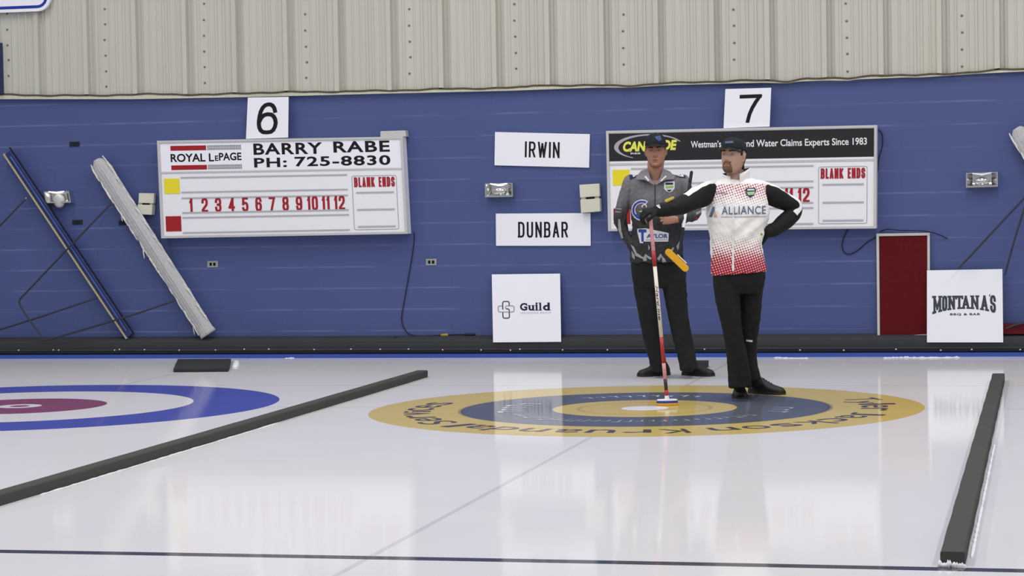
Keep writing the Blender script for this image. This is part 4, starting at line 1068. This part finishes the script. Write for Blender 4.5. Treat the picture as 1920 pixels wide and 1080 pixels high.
# trousers
b = MB(); limb(F, LL, b, 22, rounded=False); limb(F, RL, b, 22, rounded=False)
t2 = torso(F, [(478, 1185, 1280, .02, .11), (495, 1183, 1284, .02, .115), (520, 1184, 1286, .015, .11), (540, 1192, 1280, .01, .10)]); b.add(t2.v, t2.f)
def cloth(seed, amp, s=(1, 1, .35)):
    return lambda co: amp*waves(co, seed, 7, 4, 14, s)+amp*.35*waves(co, seed+5, 6, 14, 34)
tm = displace(remesh(b, .007, 2), cloth(11, .0042))
co, no = arr(tm); lowz = F.at(1262, 690).z
co[:, 2] += np.where(co[:, 2] < lowz+.05, .006*np.sin(co[:, 0]*70), 0); setco(tm, co)
obj('trousers', tm, M['trousers'], A, world=False)
for (hx, hy), yw, Ls, (px_, py_, d_) in (((1253, 703), -150, .275, (1234, 690, .055)), ((1283, 703), -45, .29, (1292, 689, -.078))):
    hl = F.I @ ground(hx, hy); shoe(F, A, hl, yw, Ls); sock(F, A, px_, py_, d_, hl, yw)
# jacket: grey yoke running into black, shards at the hem
k = NT('grey_black_jacket'); X, Y, Z = k.xyz(); z0, z1 = F.at(1228, 418).z, F.at(1228, 364).z
st = k.noise(9, 4, k.scaled(5, 1, .6)); zz = k.math('ADD', Z, k.math('MULTIPLY_ADD', st, .10, -.05))
k.base(k.mix(k.smooth(zz, z0, z1), k.mix(st, lin((36, 36, 39)), lin((46, 46, 50))), k.mix(st, lin((100, 98, 105)), lin((116, 114, 121)))), .6, .35); k.bump(k.noise(240, 2), .15, .001)
M['jacketA'] = k.m
b = torso(F, [(325, 1207, 1251, .03, .065), (329, 1194, 1266, .03, .085), (336, 1183, 1280, .03, .105), (350, 1180, 1281, .025, .12), (372, 1181, 1279, .015, .128), (410, 1184, 1277, .01, .128), (445, 1185, 1277, .01, .125), (470, 1183, 1279, .01, .13), (488, 1182, 1281, .015, .135), (492, 1184, 1279, .015, .13)])
limb(F, LA[:-1]+[(1183, 459, .0, 10)], b, 20); limb(F, RA[:-1]+[(1272, 410, -.23, 9.5)], b, 20)
jm = displace(remesh(b, .0062, 2), lambda co: cloth(23, .0050, (1, 1, .6))(co)+.0038*np.sin(co[:, 0]*62+2.2*np.sin(co[:, 2]*7)+co[:, 2]*6)*np.clip((F.at(1228, 350).z-co[:, 2])*8, 0, 1))
J = obj('jacket', jm, M['jacketA'], A, world=False); T = bvh(jm)
def collar(root, fig, c, rx, ry, h, gap, front_drop, m, flare=.012, name='collar', tilt=0.0, lining=None, yaw=0):
    """stand-up collar open at the front; c: centre of its lower edge"""
    n = 48; a0 = math.radians(-90+yaw+gap/2); a1 = math.radians(270+yaw-gap/2); b = MB(); rows = []
    for t in (0, .35, .7, 1):
        row = []
        for i in range(n+1):
            a = a0+(a1-a0)*i/n; fr = max(0, -math.sin(a-math.radians(yaw)))
            r_ = 1+flare/rx*t; row.append(c+Vector((rx*r_*math.cos(a), ry*r_*math.sin(a), -front_drop*fr**2*(1-.35*t)+h*t*(1-.12*fr)+tilt*math.cos(a)*t)))
        rows.append(row)
    outv = [p for r in rows for p in r]; innv = [p+((c-p)*Vector((1, 1, 0))).normalized()*0.006 if False else p+Vector(((c.x-p.x), (c.y-p.y), 0)).normalized()*.006 for p in outv]; N = len(outv); fs = []; q = n+1; mi = []
    for t in range(3):
        for i in range(n):
            a = t*q+i; fs.append((a, a+1, a+q+1, a+q)); fs.append((N+a, N+a+q, N+a+q+1, N+a+1))
    for i in range(n): a = 3*q+i; fs.append((a, a+1, N+a+1, N+a)); fs.append((i+1, i, N+i, N+i+1))
    for t in range(3): a = t*q; fs.append((a, a+q, N+a+q, N+a)); a = t*q+n; fs.append((a+q, a, N+a, N+a+q))
    b.add(outv+innv, fs, 0, True)
    if lining: b.mi = [1 if all(i >= N for i in f) else 0 for f in b.f]
    return obj(name, b, [m, lining] if lining else m, root, world=False)
M['jacket_grey'] = mat('grey_collar_cloth', (122, 119, 126), .6, .3, var=.1, scale=20); M['lining'] = mat('dark_lining', (38, 38, 48), .7, .2)
# open V neck with turned-back lapels
def flap(root, name, pix, d, m, th=.006):
    pts = [F.at(px, py, dd) for (px, py), dd in zip(pix, d)]; return obj(name, MB().slab(pts, (0, th, 0)), m, root, .002, world=False)
collar(J, F, F.at(1229, 331, .02), .073, .072, .045, 70, .02, M['jacket_grey'], .010, lining=M['lining'])
def put(name, m, geo, off=.003, parent=None): 
    mb = decal(F, T, *geo, off=off); return obj(name, mb, m, J, world=False)
NV = [(1212, 316), (1245, 316), (1241, 331), (1234, 341), (1228, 347), (1221, 340), (1215, 331)]
def inpoly(x, y, P):
    c_ = False
    for (x0, y0), (x1, y1) in zip(P, P[1:]+P[:1]):
        if (y0 > y) != (y1 > y) and x < (x1-x0)*(y-y0)/(y1-y0)+x0: c_ = not c_
    return c_
def topix(p):
    w = F.M @ Vector(p)-CAM; z = w.dot(fwd); return 960+FPX*w.dot(rgt)/z, 540-FPX*w.dot(upv)/z
bm = bmesh.new(); bm.from_mesh(jm)                          # the open neck: cut the V out of the jacket front
kill = [f for f in bm.faces if f.calc_center_median().y < .02 and inpoly(*topix(f.calc_center_median()), NV)]
bmesh.ops.delete(bm, geom=kill, context='FACES'); bm.to_mesh(jm); bm.free()
jm.polygons.foreach_set('use_smooth', [True]*len(jm.polygons))
for nm_, P, d_, m_ in (('lapel', [(1243, 316), (1256, 321), (1265, 331), (1263, 336), (1250, 337), (1240, 341), (1229, 347), (1238, 333)], [-.03, -.045, -.075, -.10, -.118, -.125, -.118, -.09], M['jacket_grey']),
                       ('lapel', [(1227, 347), (1216, 341), (1207, 337), (1194, 336), (1193, 331), (1202, 320), (1214, 316), (1219, 333)], [-.118, -.125, -.118, -.10, -.075, -.045, -.03, -.09], M['jacket_grey']),
                       ('lapel_lining', [(1248, 329), (1250, 331), (1241, 340), (1238, 339)], [-.128, -.128, -.134, -.132], M['white_ink']), ('lapel_lining', [(1208, 331), (1211, 330), (1218, 338), (1215, 340)], [-.128, -.128, -.132, -.134], M['white_ink'])):
    pts = [F.at(px, py, dd) for (px, py), dd in zip(P, d_)]; c_ = sum(pts, Vector())/len(pts)
    b = MB(); n = len(pts); bk = [p+Vector((0, .008, -.001)) for p in pts]
    b.add(pts+bk+[c_+Vector((0, -.006, 0)), c_+Vector((0, .006, 0))], [(i, 2*n, (i+1) % n) for i in range(n)]+[(n+i, n+(i+1) % n, 2*n+1) for i in range(n)]+[(i, (i+1) % n, n+(i+1) % n, n+i) for i in range(n)])
    bb = obj(nm_, b, m_, J, world=False)
zp = put('zipper', M['black'], dpoly([(1227.2, 345), (1228.8, 345), (1229, 400), (1227.4, 400)]), .004)
M['patch_white'] = mat('white_patch', (212, 214, 222), .7, .2); M['patch_blue'] = mat('blue_patch', (52, 70, 150), .7, .2); M['patch_green'] = mat('green_patch', (150, 190, 60), .7, .2); M['shard'] = mat('grey_shard_print', (150, 150, 156), .7, .2, var=.2, scale=30)
M['patch_navy'] = mat('navy_patch', (36, 44, 78), .7, .2)
o = put('shoulder_badge', M['patch_navy'], dpoly([(1180, 328), (1196, 322), (1197, 330), (1181, 337)])); put('badge_print', M['patch_white'], dpoly([(1186, 328), (1192, 325.5), (1193, 329.5), (1187, 332)]), .005, o)
o = put('shoulder_badge', M['patch_navy'], dpoly([(1266, 323), (1284, 325), (1286, 334), (1268, 332)])); put('badge_print', M['patch_white'], dpoly([(1270, 326), (1281, 327.5), (1282, 331.5), (1271, 330)]), .005, o)
o = put('chest_badge', M['patch_white'], dpoly([(1245, 341), (1265, 340), (1265, 353), (1260, 359), (1255, 361), (1250, 359), (1245, 354)]))
put('badge_print', M['patch_navy'], dpoly([(1248, 343), (1262, 342.5), (1262, 346), (1248, 346.5)]), .005, o); put('badge_print', M['patch_green'], dpoly([(1248, 349), (1263, 348.5), (1262, 352), (1249, 352.5)]), .005, o); put('badge_print', M['patch_navy'], dpoly([(1250, 356), (1260, 355.5), (1256, 359), (1253, 359)]), .005, o)
def arcband(cx, cy, r0_, r1_, a0, a1, n=14, ay=1.0):
    P = []
    for i in range(n+1):
        a = math.radians(a0+(a1-a0)*i/n); P.append((cx+r1_*math.cos(a), cy-r1_*ay*math.sin(a))); P.append((cx+r0_*math.cos(a), cy-r0_*ay*math.sin(a)))
    return P, [(2*i, 2*i+1, 2*i+3, 2*i+2) for i in range(n)]
o = put('curved_logo', M['patch_white'], arcband(1203.5, 394, 12.5, 20, 55, 292)); put('logo_stroke', M['patch_blue'], arcband(1203.5, 394, 14.3, 18, 62, 285), .005, o)
put('logo_foot', M['patch_blue'], dpoly([(1190, 401), (1202, 403), (1203, 410), (1195, 408)]), .006, o)
put('logo_figure', M['patch_white'], arcband(1208, 387.5, 3, 5, -20, 200), .005, o); put('logo_figure', M['patch_green'], dpoly([(1196, 396), (1215, 393.5), (1217, 397), (1210, 402), (1206, 399)]), .006, o)
o = put('belly_logo', M['patch_white'], dpoly([(1195, 429), (1212, 428), (1213, 434), (1254, 437), (1253, 453), (1206, 453), (1206, 456), (1200, 456), (1201, 436), (1195, 436)]))
put('logo_lettering', M['patch_blue'], dtext('T', 1197, 430, 1212, 453, 0, .05), .005, o); put('logo_lettering', M['patch_blue'], dtext('AYLOR', 1212.5, 438.5, 1252, 446.5, 0, .03), .005, o)
put('logo_bar', M['grey_ink'], dpoly([(1211, 449), (1252, 449), (1252, 450.4), (1211, 450.4)]), .005, o)
r = random.Random(4)
for P in ([(1182, 458), (1188, 462), (1194, 474), (1205, 482), (1212, 484), (1204, 485), (1192, 480)], [(1184, 470), (1190, 478), (1190, 487), (1185, 482)], [(1205, 485), (1210, 476), (1213, 488), (1207, 492)],
          [(1210, 476), (1222, 484), (1220, 487), (1211, 482)], [(1232, 485), (1239, 475), (1241, 480), (1236, 489)], [(1240, 478), (1247, 486), (1249, 491), (1242, 492)], [(1252, 475), (1262, 463), (1264, 466), (1257, 478)],
          [(1268, 462), (1274, 452), (1275, 458), (1271, 470)], [(1215, 458), (1219, 464), (1216, 470)]):
    put('hem_shard', M['shard'], dpoly(P))
for P in ([(1159, 410), (1163, 412), (1165, 432), (1169, 447), (1165, 447), (1159, 430)], [(1155, 390), (1166, 391), (1165, 393), (1155, 392)], [(1154, 396), (1165, 397), (1164, 399), (1154, 398)], [(1157, 358), (1163, 360), (1160, 364)]):
    put('sleeve_print', M['shard'], dpoly(P))
put('sleeve_piping', M['red_ink'], dpoly([(1176.5, 404), (1180, 403), (1180.5, 414), (1177.5, 416)]))
put('sleeve_print', M['shard'], dpoly([(1305, 398), (1317, 393), (1317, 397), (1306, 403)])); put('sleeve_piping', M['red_ink'], dpoly([(1303, 409), (1319, 404), (1319, 407), (1302, 413)]))
# cap badge
ct = BVHTree.FromPolygons([v.co.copy() for v in cp.data.vertices], [tuple(p.vertices) for p in cp.data.polygons])
mb = decal(F, ct, *dpoly([(1228, 256), (1238, 254), (1241, 262), (1236, 265), (1229, 260)]), off=.003); obj('cap_badge', mb, mat('steel_blue_patch', (70, 90, 140), .7, .2), cp, world=False)

# his brush, tucked under the arm
sA = lambda px, py, d: F.M @ F.at(px, py, d)
top, bot = sA(1296.5, 323, -.15), sA(1273.5, 480, -.31)
o = thing('curling_broom', sA(1269, 488, -.315), 'curling broom with yellow brush pad tucked under the arm of the grey-jacketed person', 'broom')
def seg(t0, t1): return [top.lerp(bot, t0), top.lerp(bot, t1)]
obj('handle_grip', MB().tube(seg(0, .12), .0125, 12), M['black'], o)
obj('shaft', MB().tube(seg(.10, .99), .0115, 12), M['black'], o)
a = obj('shaft_band', MB().tube(seg(.46, .66), .0122, 12), M['sign'], o); a['label'] = 'white band of the shaft'
p0, p1 = sA(1253.5, 473, -.325), sA(1285, 503, -.325); dd = (p1-p0).normalized(); nrm = (CAM-p0).normalized(); sd = dd.cross(nrm).normalized()
def pad(b, p0, p1, w, y0, y1, n=10):
    pts = []
    for c_, s_ in ((p1, 1), (p0, -1)):
        for i in range(n+1):
            a = math.pi*i/n-math.pi/2; pts.append(c_+dd*(s_*w*math.cos(a))+sd*(s_*w*math.sin(a)))
    pts = [p+nrm*y0 for p in pts]
    return b.slab(pts, nrm*(y1-y0))
obj('brush_pad', pad(MB(), p0, p1, .026, .02, .0), mat('yellow_brush_pad', (228, 172, 48), .85, .2, var=.1, scale=40), o, .004)
obj('brush_holder', pad(MB(), p0+dd*.012, p1-dd*.012, .027, 0, -.022), M['black'], o, .004)
mb = MB(); mb.slab([p0+dd*.06+sd*(-.03)+nrm*.0, p1-dd*.02+sd*(-.03), p1-dd*.02+sd*(-.038), p0+dd*.06+sd*(-.038)], nrm*-.02); obj('holder_edge', mb, M['sign'], o)
# ------------------------------------------------------------------ the player in the white and red vest (front), leaning on his broom
F = Fig(1395, 752)
Rh = pose(-33, -9, 2); hc = F.at(1375, 293.5, -.02)
b = head_mesh(Rh, hc, 1.0, 1.0, 1.04)
limb(F, [(1378, 308, .02, 16), (1379, 325, .03, 16.5), (1381, 345, .03, 19)], b)
tb = torso(F, [(338, 1360, 1402, .03, .05), (346, 1342, 1424, .03, .07), (356, 1336, 1430, .03, .09), (385, 1336, 1432, .02, .10), (420, 1340, 1428, .02, .10), (450, 1342, 1424, .02, .095), (480, 1340, 1426, .02, .10), (510, 1340, 1430, .02, .105)])
b.add(tb.v, tb.f)
RA = [(1340, 357, .02, 18), (1322, 364, -.02, 21), (1300, 374, -.09, 20.5), (1280, 384, -.16, 17.5), (1258, 391, -.24, 14), (1237, 396, -.31, 11.5)]
LA = [(1428, 358, .03, 18), (1448, 367, .06, 19.5), (1472, 378, .10, 17.5), (1490, 391, .12, 16), (1480, 408, .09, 16.5), (1461, 424, .05, 15), (1444, 434, .01, 13)]
limb(F, [(p[0], p[1], p[2], p[3]*.7) for p in RA], b); limb(F, [(p[0], p[1], p[2], p[3]*.7) for p in LA], b)
HB = (F.at(1233, 394, -.325), (-.85, -.25, -.10))
HL = (F.at(1443, 434, 0), (-1, .25, -.20))
hand(b, HB[0], HB[1], (-.25, -.35, 1), (.3, -1, 0), (.75, .8, .8, .8), .5, .9)
hand(b, HL[0], HL[1], (.2, -.8, .5), (-.1, -.6, -1), (.4, .4, .45, .45), .3, .9)
LL = [(1362, 512, .0, 25), (1363, 540, -.01, 24.5), (1369, 590, -.03, 21.5), (1377, 640, -.03, 19.5), (1384, 690, -.02, 20), (1387, 725, -.01, 20.5)]
RL = [(1409, 512, .03, 25.5), (1409, 540, .04, 24), (1407, 590, .06, 20.5), (1404, 640, .08, 16.5), (1405, 680, .09, 16), (1412, 713, .09, 16)]
limb(F, [(p[0], p[1], p[2], p[3]*.72) for p in LL[:-1]], b); limb(F, [(p[0], p[1], p[2], p[3]*.72) for p in RL[:-1]], b)
body_me = remesh(b, .0030, 1)
B = obj('person', body_me, M['skin_pale'], frame=F.M)
tag(B, 'person in white and red vest with black sleeves leaning on a red broom', 'person')
H = in_head(Rh, hc)
def hp(P): q = H(P); q[:, 2] /= 1.04; return q
eyes(B, Rh, hc, M['skin_pale'])
face_parts(B, body_me, hp, M['hair_dark'], M['hair_dark'], M['beard'])
cp = cap(B, Rh, hc+Vector((0, 0, .001)), 1.04, tall=.92)
ct = BVHTree.FromPolygons([v.co.copy() for v in cp.data.vertices], [tuple(p.vertices) for p in cp.data.polygons])
mb = decal(F, ct, *dpoly([(1360, 265), (1374, 264), (1376, 268), (1359, 269)]), off=.003); obj('cap_badge', mb, mat('slate_blue_patch', (84, 102, 134), .7, .2), cp, world=False)
# trousers
b = MB(); limb(F, LL, b, 22, rounded=False); limb(F, RL, b, 22, rounded=False)
t2 = torso(F, [(498, 1338, 1434, .02, .11), (512, 1337, 1435, .02, .12), (530, 1337, 1434, .015, .115), (550, 1344, 1428, .02, .10)]); b.add(t2.v, t2.f)
tm = displace(remesh(b, .007, 2), cloth(31, .0042)); tr = obj('trousers', tm, M['trousers'], B, world=False)
T = bvh(tm); mb = decal(F, T, *dpoly([(1399, 636.5), (1411, 638), (1411, 641.5), (1399, 640)]), off=.003); o = obj('trouser_tag', mb, M['patch_white'], tr, world=False)
for (hx, hy), yw, Ls, (px_, py_, d_) in (((1386, 741), -94, .28, (1386, 719, -.01)), ((1407, 737), -42, .285, (1411, 706, .09))):
    hl = F.I @ ground(hx, hy); shoe(F, B, hl, yw, Ls); sock(F, B, px_, py_, d_, hl, yw)
# jacket body: white with red halftone dots
k = NT('white_halftone_vest'); X, Y, Z = k.xyz()
zb0, zb1 = F.at(1385, 512).z, F.at(1385, 436).z; zt0, zt1 = F.at(1385, 350).z, F.at(1385, 400).z
kk = 2*math.pi/.0168; cr, sr = math.cos(.3), math.sin(.3)
u = k.math('MULTIPLY', k.math('ADD', k.math('MULTIPLY', X, cr), k.math('MULTIPLY', Z, sr)), kk); v = k.math('MULTIPLY', k.math('SUBTRACT', k.math('MULTIPLY', Z, cr), k.math('MULTIPLY', X, sr)), kk)
dot = k.math('MULTIPLY_ADD', k.math('ADD', k.math('COSINE', u), k.math('COSINE', v)), .25, .5)
covb = k.math('MULTIPLY', k.smooth(Z, zb1+.02, zb0+.03), .80); covt = k.math('MULTIPLY', k.smooth(Z, zt1, zt0), .44)
ax = k.math('ABSOLUTE', k.math('SUBTRACT', X, F.at(1383, 430).x)); side = k.math('LESS_THAN', ax, F.m(49))
covt = k.math('MULTIPLY', covt, k.math('LESS_THAN', Z, F.at(1385, 345).z)); covb = k.math('MULTIPLY', covb, k.math('MAXIMUM', side, k.math('LESS_THAN', Z, F.at(1385, 480).z)))
cov = k.math('MAXIMUM', covb, covt)
on = k.smooth(k.math('SUBTRACT', dot, k.math('SUBTRACT', 1.0, cov)), -.06, .06)
redc = k.mix(k.smooth(Z, zb0, zb1), lin((170, 34, 58)), lin((176, 66, 84)))
k.base(k.mix(on, k.mix(k.noise(5, 3), lin((236, 235, 235)), lin((243, 243, 244))), redc), .6, .3); k.bump(k.noise(260, 2), .12, .001)
M['vest'] = k.m; M['white_cloth'] = mat('white_cloth', (234, 233, 232), .65, .3, var=.02); M['black_cloth'] = mat('black_sleeve_cloth', (28, 29, 31), .75, .2, var=.15, scale=20, bump=.2, bscale=260)
b = torso(F, [(336, 1352, 1408, .03, .065), (340, 1342, 1420, .03, .08), (347, 1333, 1431, .03, .10), (360, 1328, 1437, .025, .12), (385, 1326, 1440, .012, .132), (405, 1325, 1441, .01, .132), (430, 1329, 1434, .01, .128), (455, 1332, 1430, .012, .122), (480, 1333, 1433, .012, .128), (503, 1333, 1436, .015, .135), (509, 1334, 1435, .015, .132)])
jm = remesh(b, .0062, 2)
def vest_folds(co):
    f = cloth(41, .0045, (1, 1, .8))(co); z = co[:, 2]; x = co[:, 0]
    xc, zc = F.at(1400, 430).x, F.at(1400, 430).z
    f += .009*np.sin(((x-xc)*.85-(z-zc)*1.0)*52)*np.exp(-((x-xc-.02)/.11)**2-((z-zc)/.10)**2)      # drag lines from hip to chest
    return f
displace(jm, vest_folds); co, no = arr(jm)
co[:, 2] += np.where(co[:, 2] < zb0+.03, -.02*(co[:, 0]-F.at(1430, 500).x)/.36*(-1) - .004, 0); setco(jm, co)
J = obj('jacket', jm, M['vest'], B, world=False); T = bvh(jm)
def put(name, m, geo, off=.003, parent=None):
    mb = decal(F, T, *geo, off=off); return obj(name, mb, m, J, world=False)
put('zipper', M['white_cloth'], dpoly([(1376, 344), (1378, 344), (1375.5, 420), (1376.5, 508), (1372.5, 508), (1373, 420)]), .004)
M['text_blue'] = mat('slate_blue_print', (98, 112, 146), .7, .2); M['orange_print'] = mat('peach_print', (214, 170, 140), .7, .2)
vs, fs = dtext('ALLIANCE', 1353, 387, 1436, 402.5, -1.0, .012, 0, 1.12); o = put('lettering', M['text_blue'], (vs, fs))
put('emblem', M['text_blue'], dpoly([(1329, 407), (1336, 388), (1340, 388), (1340, 394), (1335, 407)])); put('emblem', M['orange_print'], dpoly([(1338, 407), (1340, 394), (1345, 407)]))
put('underline', M['grey_ink'], dpoly([(1352, 406.5), (1436, 405.5), (1436, 406.6), (1352, 407.6)]))
put('small_lettering', M['text_blue'], dtext('Goldline', 1340, 358, 1363, 363.5, 1, .0))
o = put('chest_badge', M['slate_ink'], dpoly([(1397, 355), (1402, 352), (1416, 352), (1418, 357), (1414, 366), (1407, 371), (1400, 366)])); put('badge_print', mat('pale_green_patch', (170, 195, 160), .7, .2), dpoly([(1400, 360), (1416, 359), (1413, 365), (1403, 366)]), .005, o)
put('badge_print', M['patch_white'], dpoly([(1402, 354), (1414, 354), (1415, 357), (1401, 357.5)]), .005, o)
for P in ([(1331, 440), (1335, 440), (1336, 478), (1332, 480)], [(1425, 452), (1428, 452), (1433, 476), (1429, 476)]):
    put('side_panel', M['white_cloth'], dpoly(P), .003)
# sleeves: black with a white stripe along the shoulder
def sleeve(name, pts, stripe, upright):
    P = spline(pts, 7); C = [F.at(p[0], p[1], p[2]) for p in P]; r = [F.m(p[3]) for p in P]; b = MB(); n = len(C); seg_ = 32; R = []
    for i in range(n):
        t = (C[min(i+1, n-1)]-C[max(i-1, 0)]).normalized(); a = Vector(upright[0]).lerp(Vector(upright[1]), i/(n-1)); a = (a-t*a.dot(t)).normalized(); q = t.cross(a)
        w = 1+.012*math.sin(i*1.25+.6)
        R.append([C[i]+a*(math.cos(g)*r[i]*w*(1+.02*math.sin(5*g+i)))+q*(math.sin(g)*r[i]*w) for g in [2*math.pi*j/seg_ for j in range(seg_)]])
    b.rings(R); k_ = 0
    for i in range(n-1):
        for j in range(seg_):
            g = min(j+.5, seg_-j-.5)/seg_*360
            f = i/(n-1)
            if stripe[0] <= f <= stripe[1] and g < stripe[2]: b.mi[k_] = 1
            k_ += 1
    o = obj(name, b, [M['black_cloth'], M['white_cloth']], J, world=False)
    displace(o.data, cloth(57, .0045, (1, 1, 1)))
    sm = o.modifiers.new('subdivide', 'SUBSURF'); sm.levels = 1; sm.render_levels = 1
    return o
sleeve('sleeve', RA, (0, .52, 28), ((.1, -.15, 1), (.25, -.2, 1)))
sleeve('sleeve', LA, (0, .60, 28), ((.15, -.25, 1), (.9, -.35, .25)))
yk = MB()
for P in ([(1348, 343, .02, 7), (1338, 346, .015, 8.5), (1325, 349.5, .0, 9)], [(1414, 343, .02, 7), (1426, 346, .03, 8.5), (1440, 352, .045, 9)]):
    yk = MB(); limb(F, P, yk, 18); obj('shoulder_yoke', yk, M['white_cloth'], J, world=False)
collar(J, F, F.at(1381, 338, .025), .083, .078, .066, 40, .035, M['white_cloth'], .014, tilt=.018, lining=M['lining'], yaw=-12)
# gloves
b = MB(); hand(b, HB[0], HB[1], (-.25, -.35, 1), (.3, -1, 0), (.75, .8, .8, .8), .5, 1.0, .06, 1.22)
b.tube([F.at(1244, 392, -.30), F.at(1233, 395, -.325)], [F.m(12.5), F.m(11.5)], 16)
gm = remesh(b, .0045, 1); gl_ = obj('glove', gm, M['glove'], B, world=False); Tg = bvh(gm)
for P, m in (([(1222, 383), (1236, 381.5), (1238, 388), (1232, 386), (1224, 385)], M['grey_ink']), ([(1229, 384), (1237, 386), (1239, 391), (1235, 390)], M['patch_white'])):
    mb = decal(F, Tg, *dpoly(P)); 
    if mb.f: obj('glove_print', mb, m, gl_, world=False)
b = MB(); b.tube([F.at(1249, 377, -.285), F.at(1262, 371, -.245)], [.012, .010], 10, flat=.4); obj('cuff_tab', b, mat('yellow_tab', (190, 172, 70), .7, .2), gl_, world=False)
b = MB(); hand(b, HL[0], HL[1], (.2, -.8, .5), (-.1, -.6, -1), (.4, .4, .45, .45), .3, 1.0, .06, 1.2)
b.tube([F.at(1452, 430, .02), F.at(1440, 435, .0)], [F.m(13.5), F.m(11.5)], 16)
g2 = obj('glove', remesh(b, .0045, 1), M['glove'], B, world=False)
b = MB(); b.ball(F.at(1428, 439, -.075), (.008, .006, .010), 0, 10); obj('glove_tab', b, mat('yellow_green_tab', (160, 160, 50), .7, .2), g2, world=False)

# his broom standing on the ice
gb = ground(1251, 760); top = F.M @ F.at(1218.5, 398, -.37)
foot = gb+Vector((0, 0, .035)); o = thing('curling_broom', gb, 'red and white curling broom standing on the yellow house under the gloved hand', 'broom')
ax_ = foot-top
def seg(t0, t1): return [top+ax_*t0, top+ax_*t1]
k = NT('broom_shaft_print'); k.base(lin((232, 226, 218)), .35, .5); M['shaft_white'] = k.m
M['shaft_red'] = mat('red_shaft', (176, 40, 48), .35, .5); M['shaft_pink'] = mat('pink_red_shaft', (214, 150, 156), .35, .5, var=.35, scale=35); M['shaft_dark'] = mat('dark_shaft', (52, 34, 44), .4, .5)
obj('shaft', MB().tube(seg(0, .20), .0125, 14), M['shaft_pink'], o)
for n_, a0, a1, m in (('shaft_band', .20, .285, M['shaft_red']), ('shaft_band', .285, .66, M['shaft_white']), ('shaft_band', .66, .80, M['shaft_red']), ('shaft_band', .80, .885, M['shaft_pink']), ('shaft_band', .885, .945, M['shaft_dark']), ('shaft_band', .945, .985, M['shaft_red'])):
    obj(n_, MB().tube(seg(a0, a1), .0128 if m is not M['shaft_dark'] else .0118, 14, round_ends=False), m, o)
vs, fs = text2d('Hardline', .012, .2); b = MB(); dn = ax_.normalized(); nr = (CAM-top); nr = (nr-dn*nr.dot(dn)).normalized(); sd = nr.cross(dn).normalized()
if sd.dot(RH) < 0: sd = -sd
L = ax_.length; pts = []
for u, v in vs:
    x = (v-.5)*.017; pts.append(top+dn*(L*(.385+.185*u))+sd*x+nr*(math.sqrt(max(0, .0134**2-x*x))+.0006))
obj('lettering', b.add(pts, fs), M['ink'], o)
for z0_, z1_, w, dpt, m, n_ in ((.0, .016, .075, .030, mat('yellow_brush_cloth', (216, 160, 60), .85, .2), 'brush_pad'), (.016, .030, .073, .029, M['patch_blue'], 'brush_plate'), (.030, .042, .068, .024, M['sign'], 'brush_holder')):
    pts = [gb+RH*(w*math.cos(a)*(1 if True else 1))+FH*(dpt*math.sin(a))+Vector((0, 0, z1_)) for a in [2*math.pi*j/28 for j in range(28)]]
    obj(n_, MB().slab(pts, (0, 0, z0_-z1_+.0005)), m, o, .003)
obj('joint', MB().tube([gb+Vector((0, 0, .036)), foot-ax_.normalized()*.035], [.017, .0125], 14), M['sign'], o)
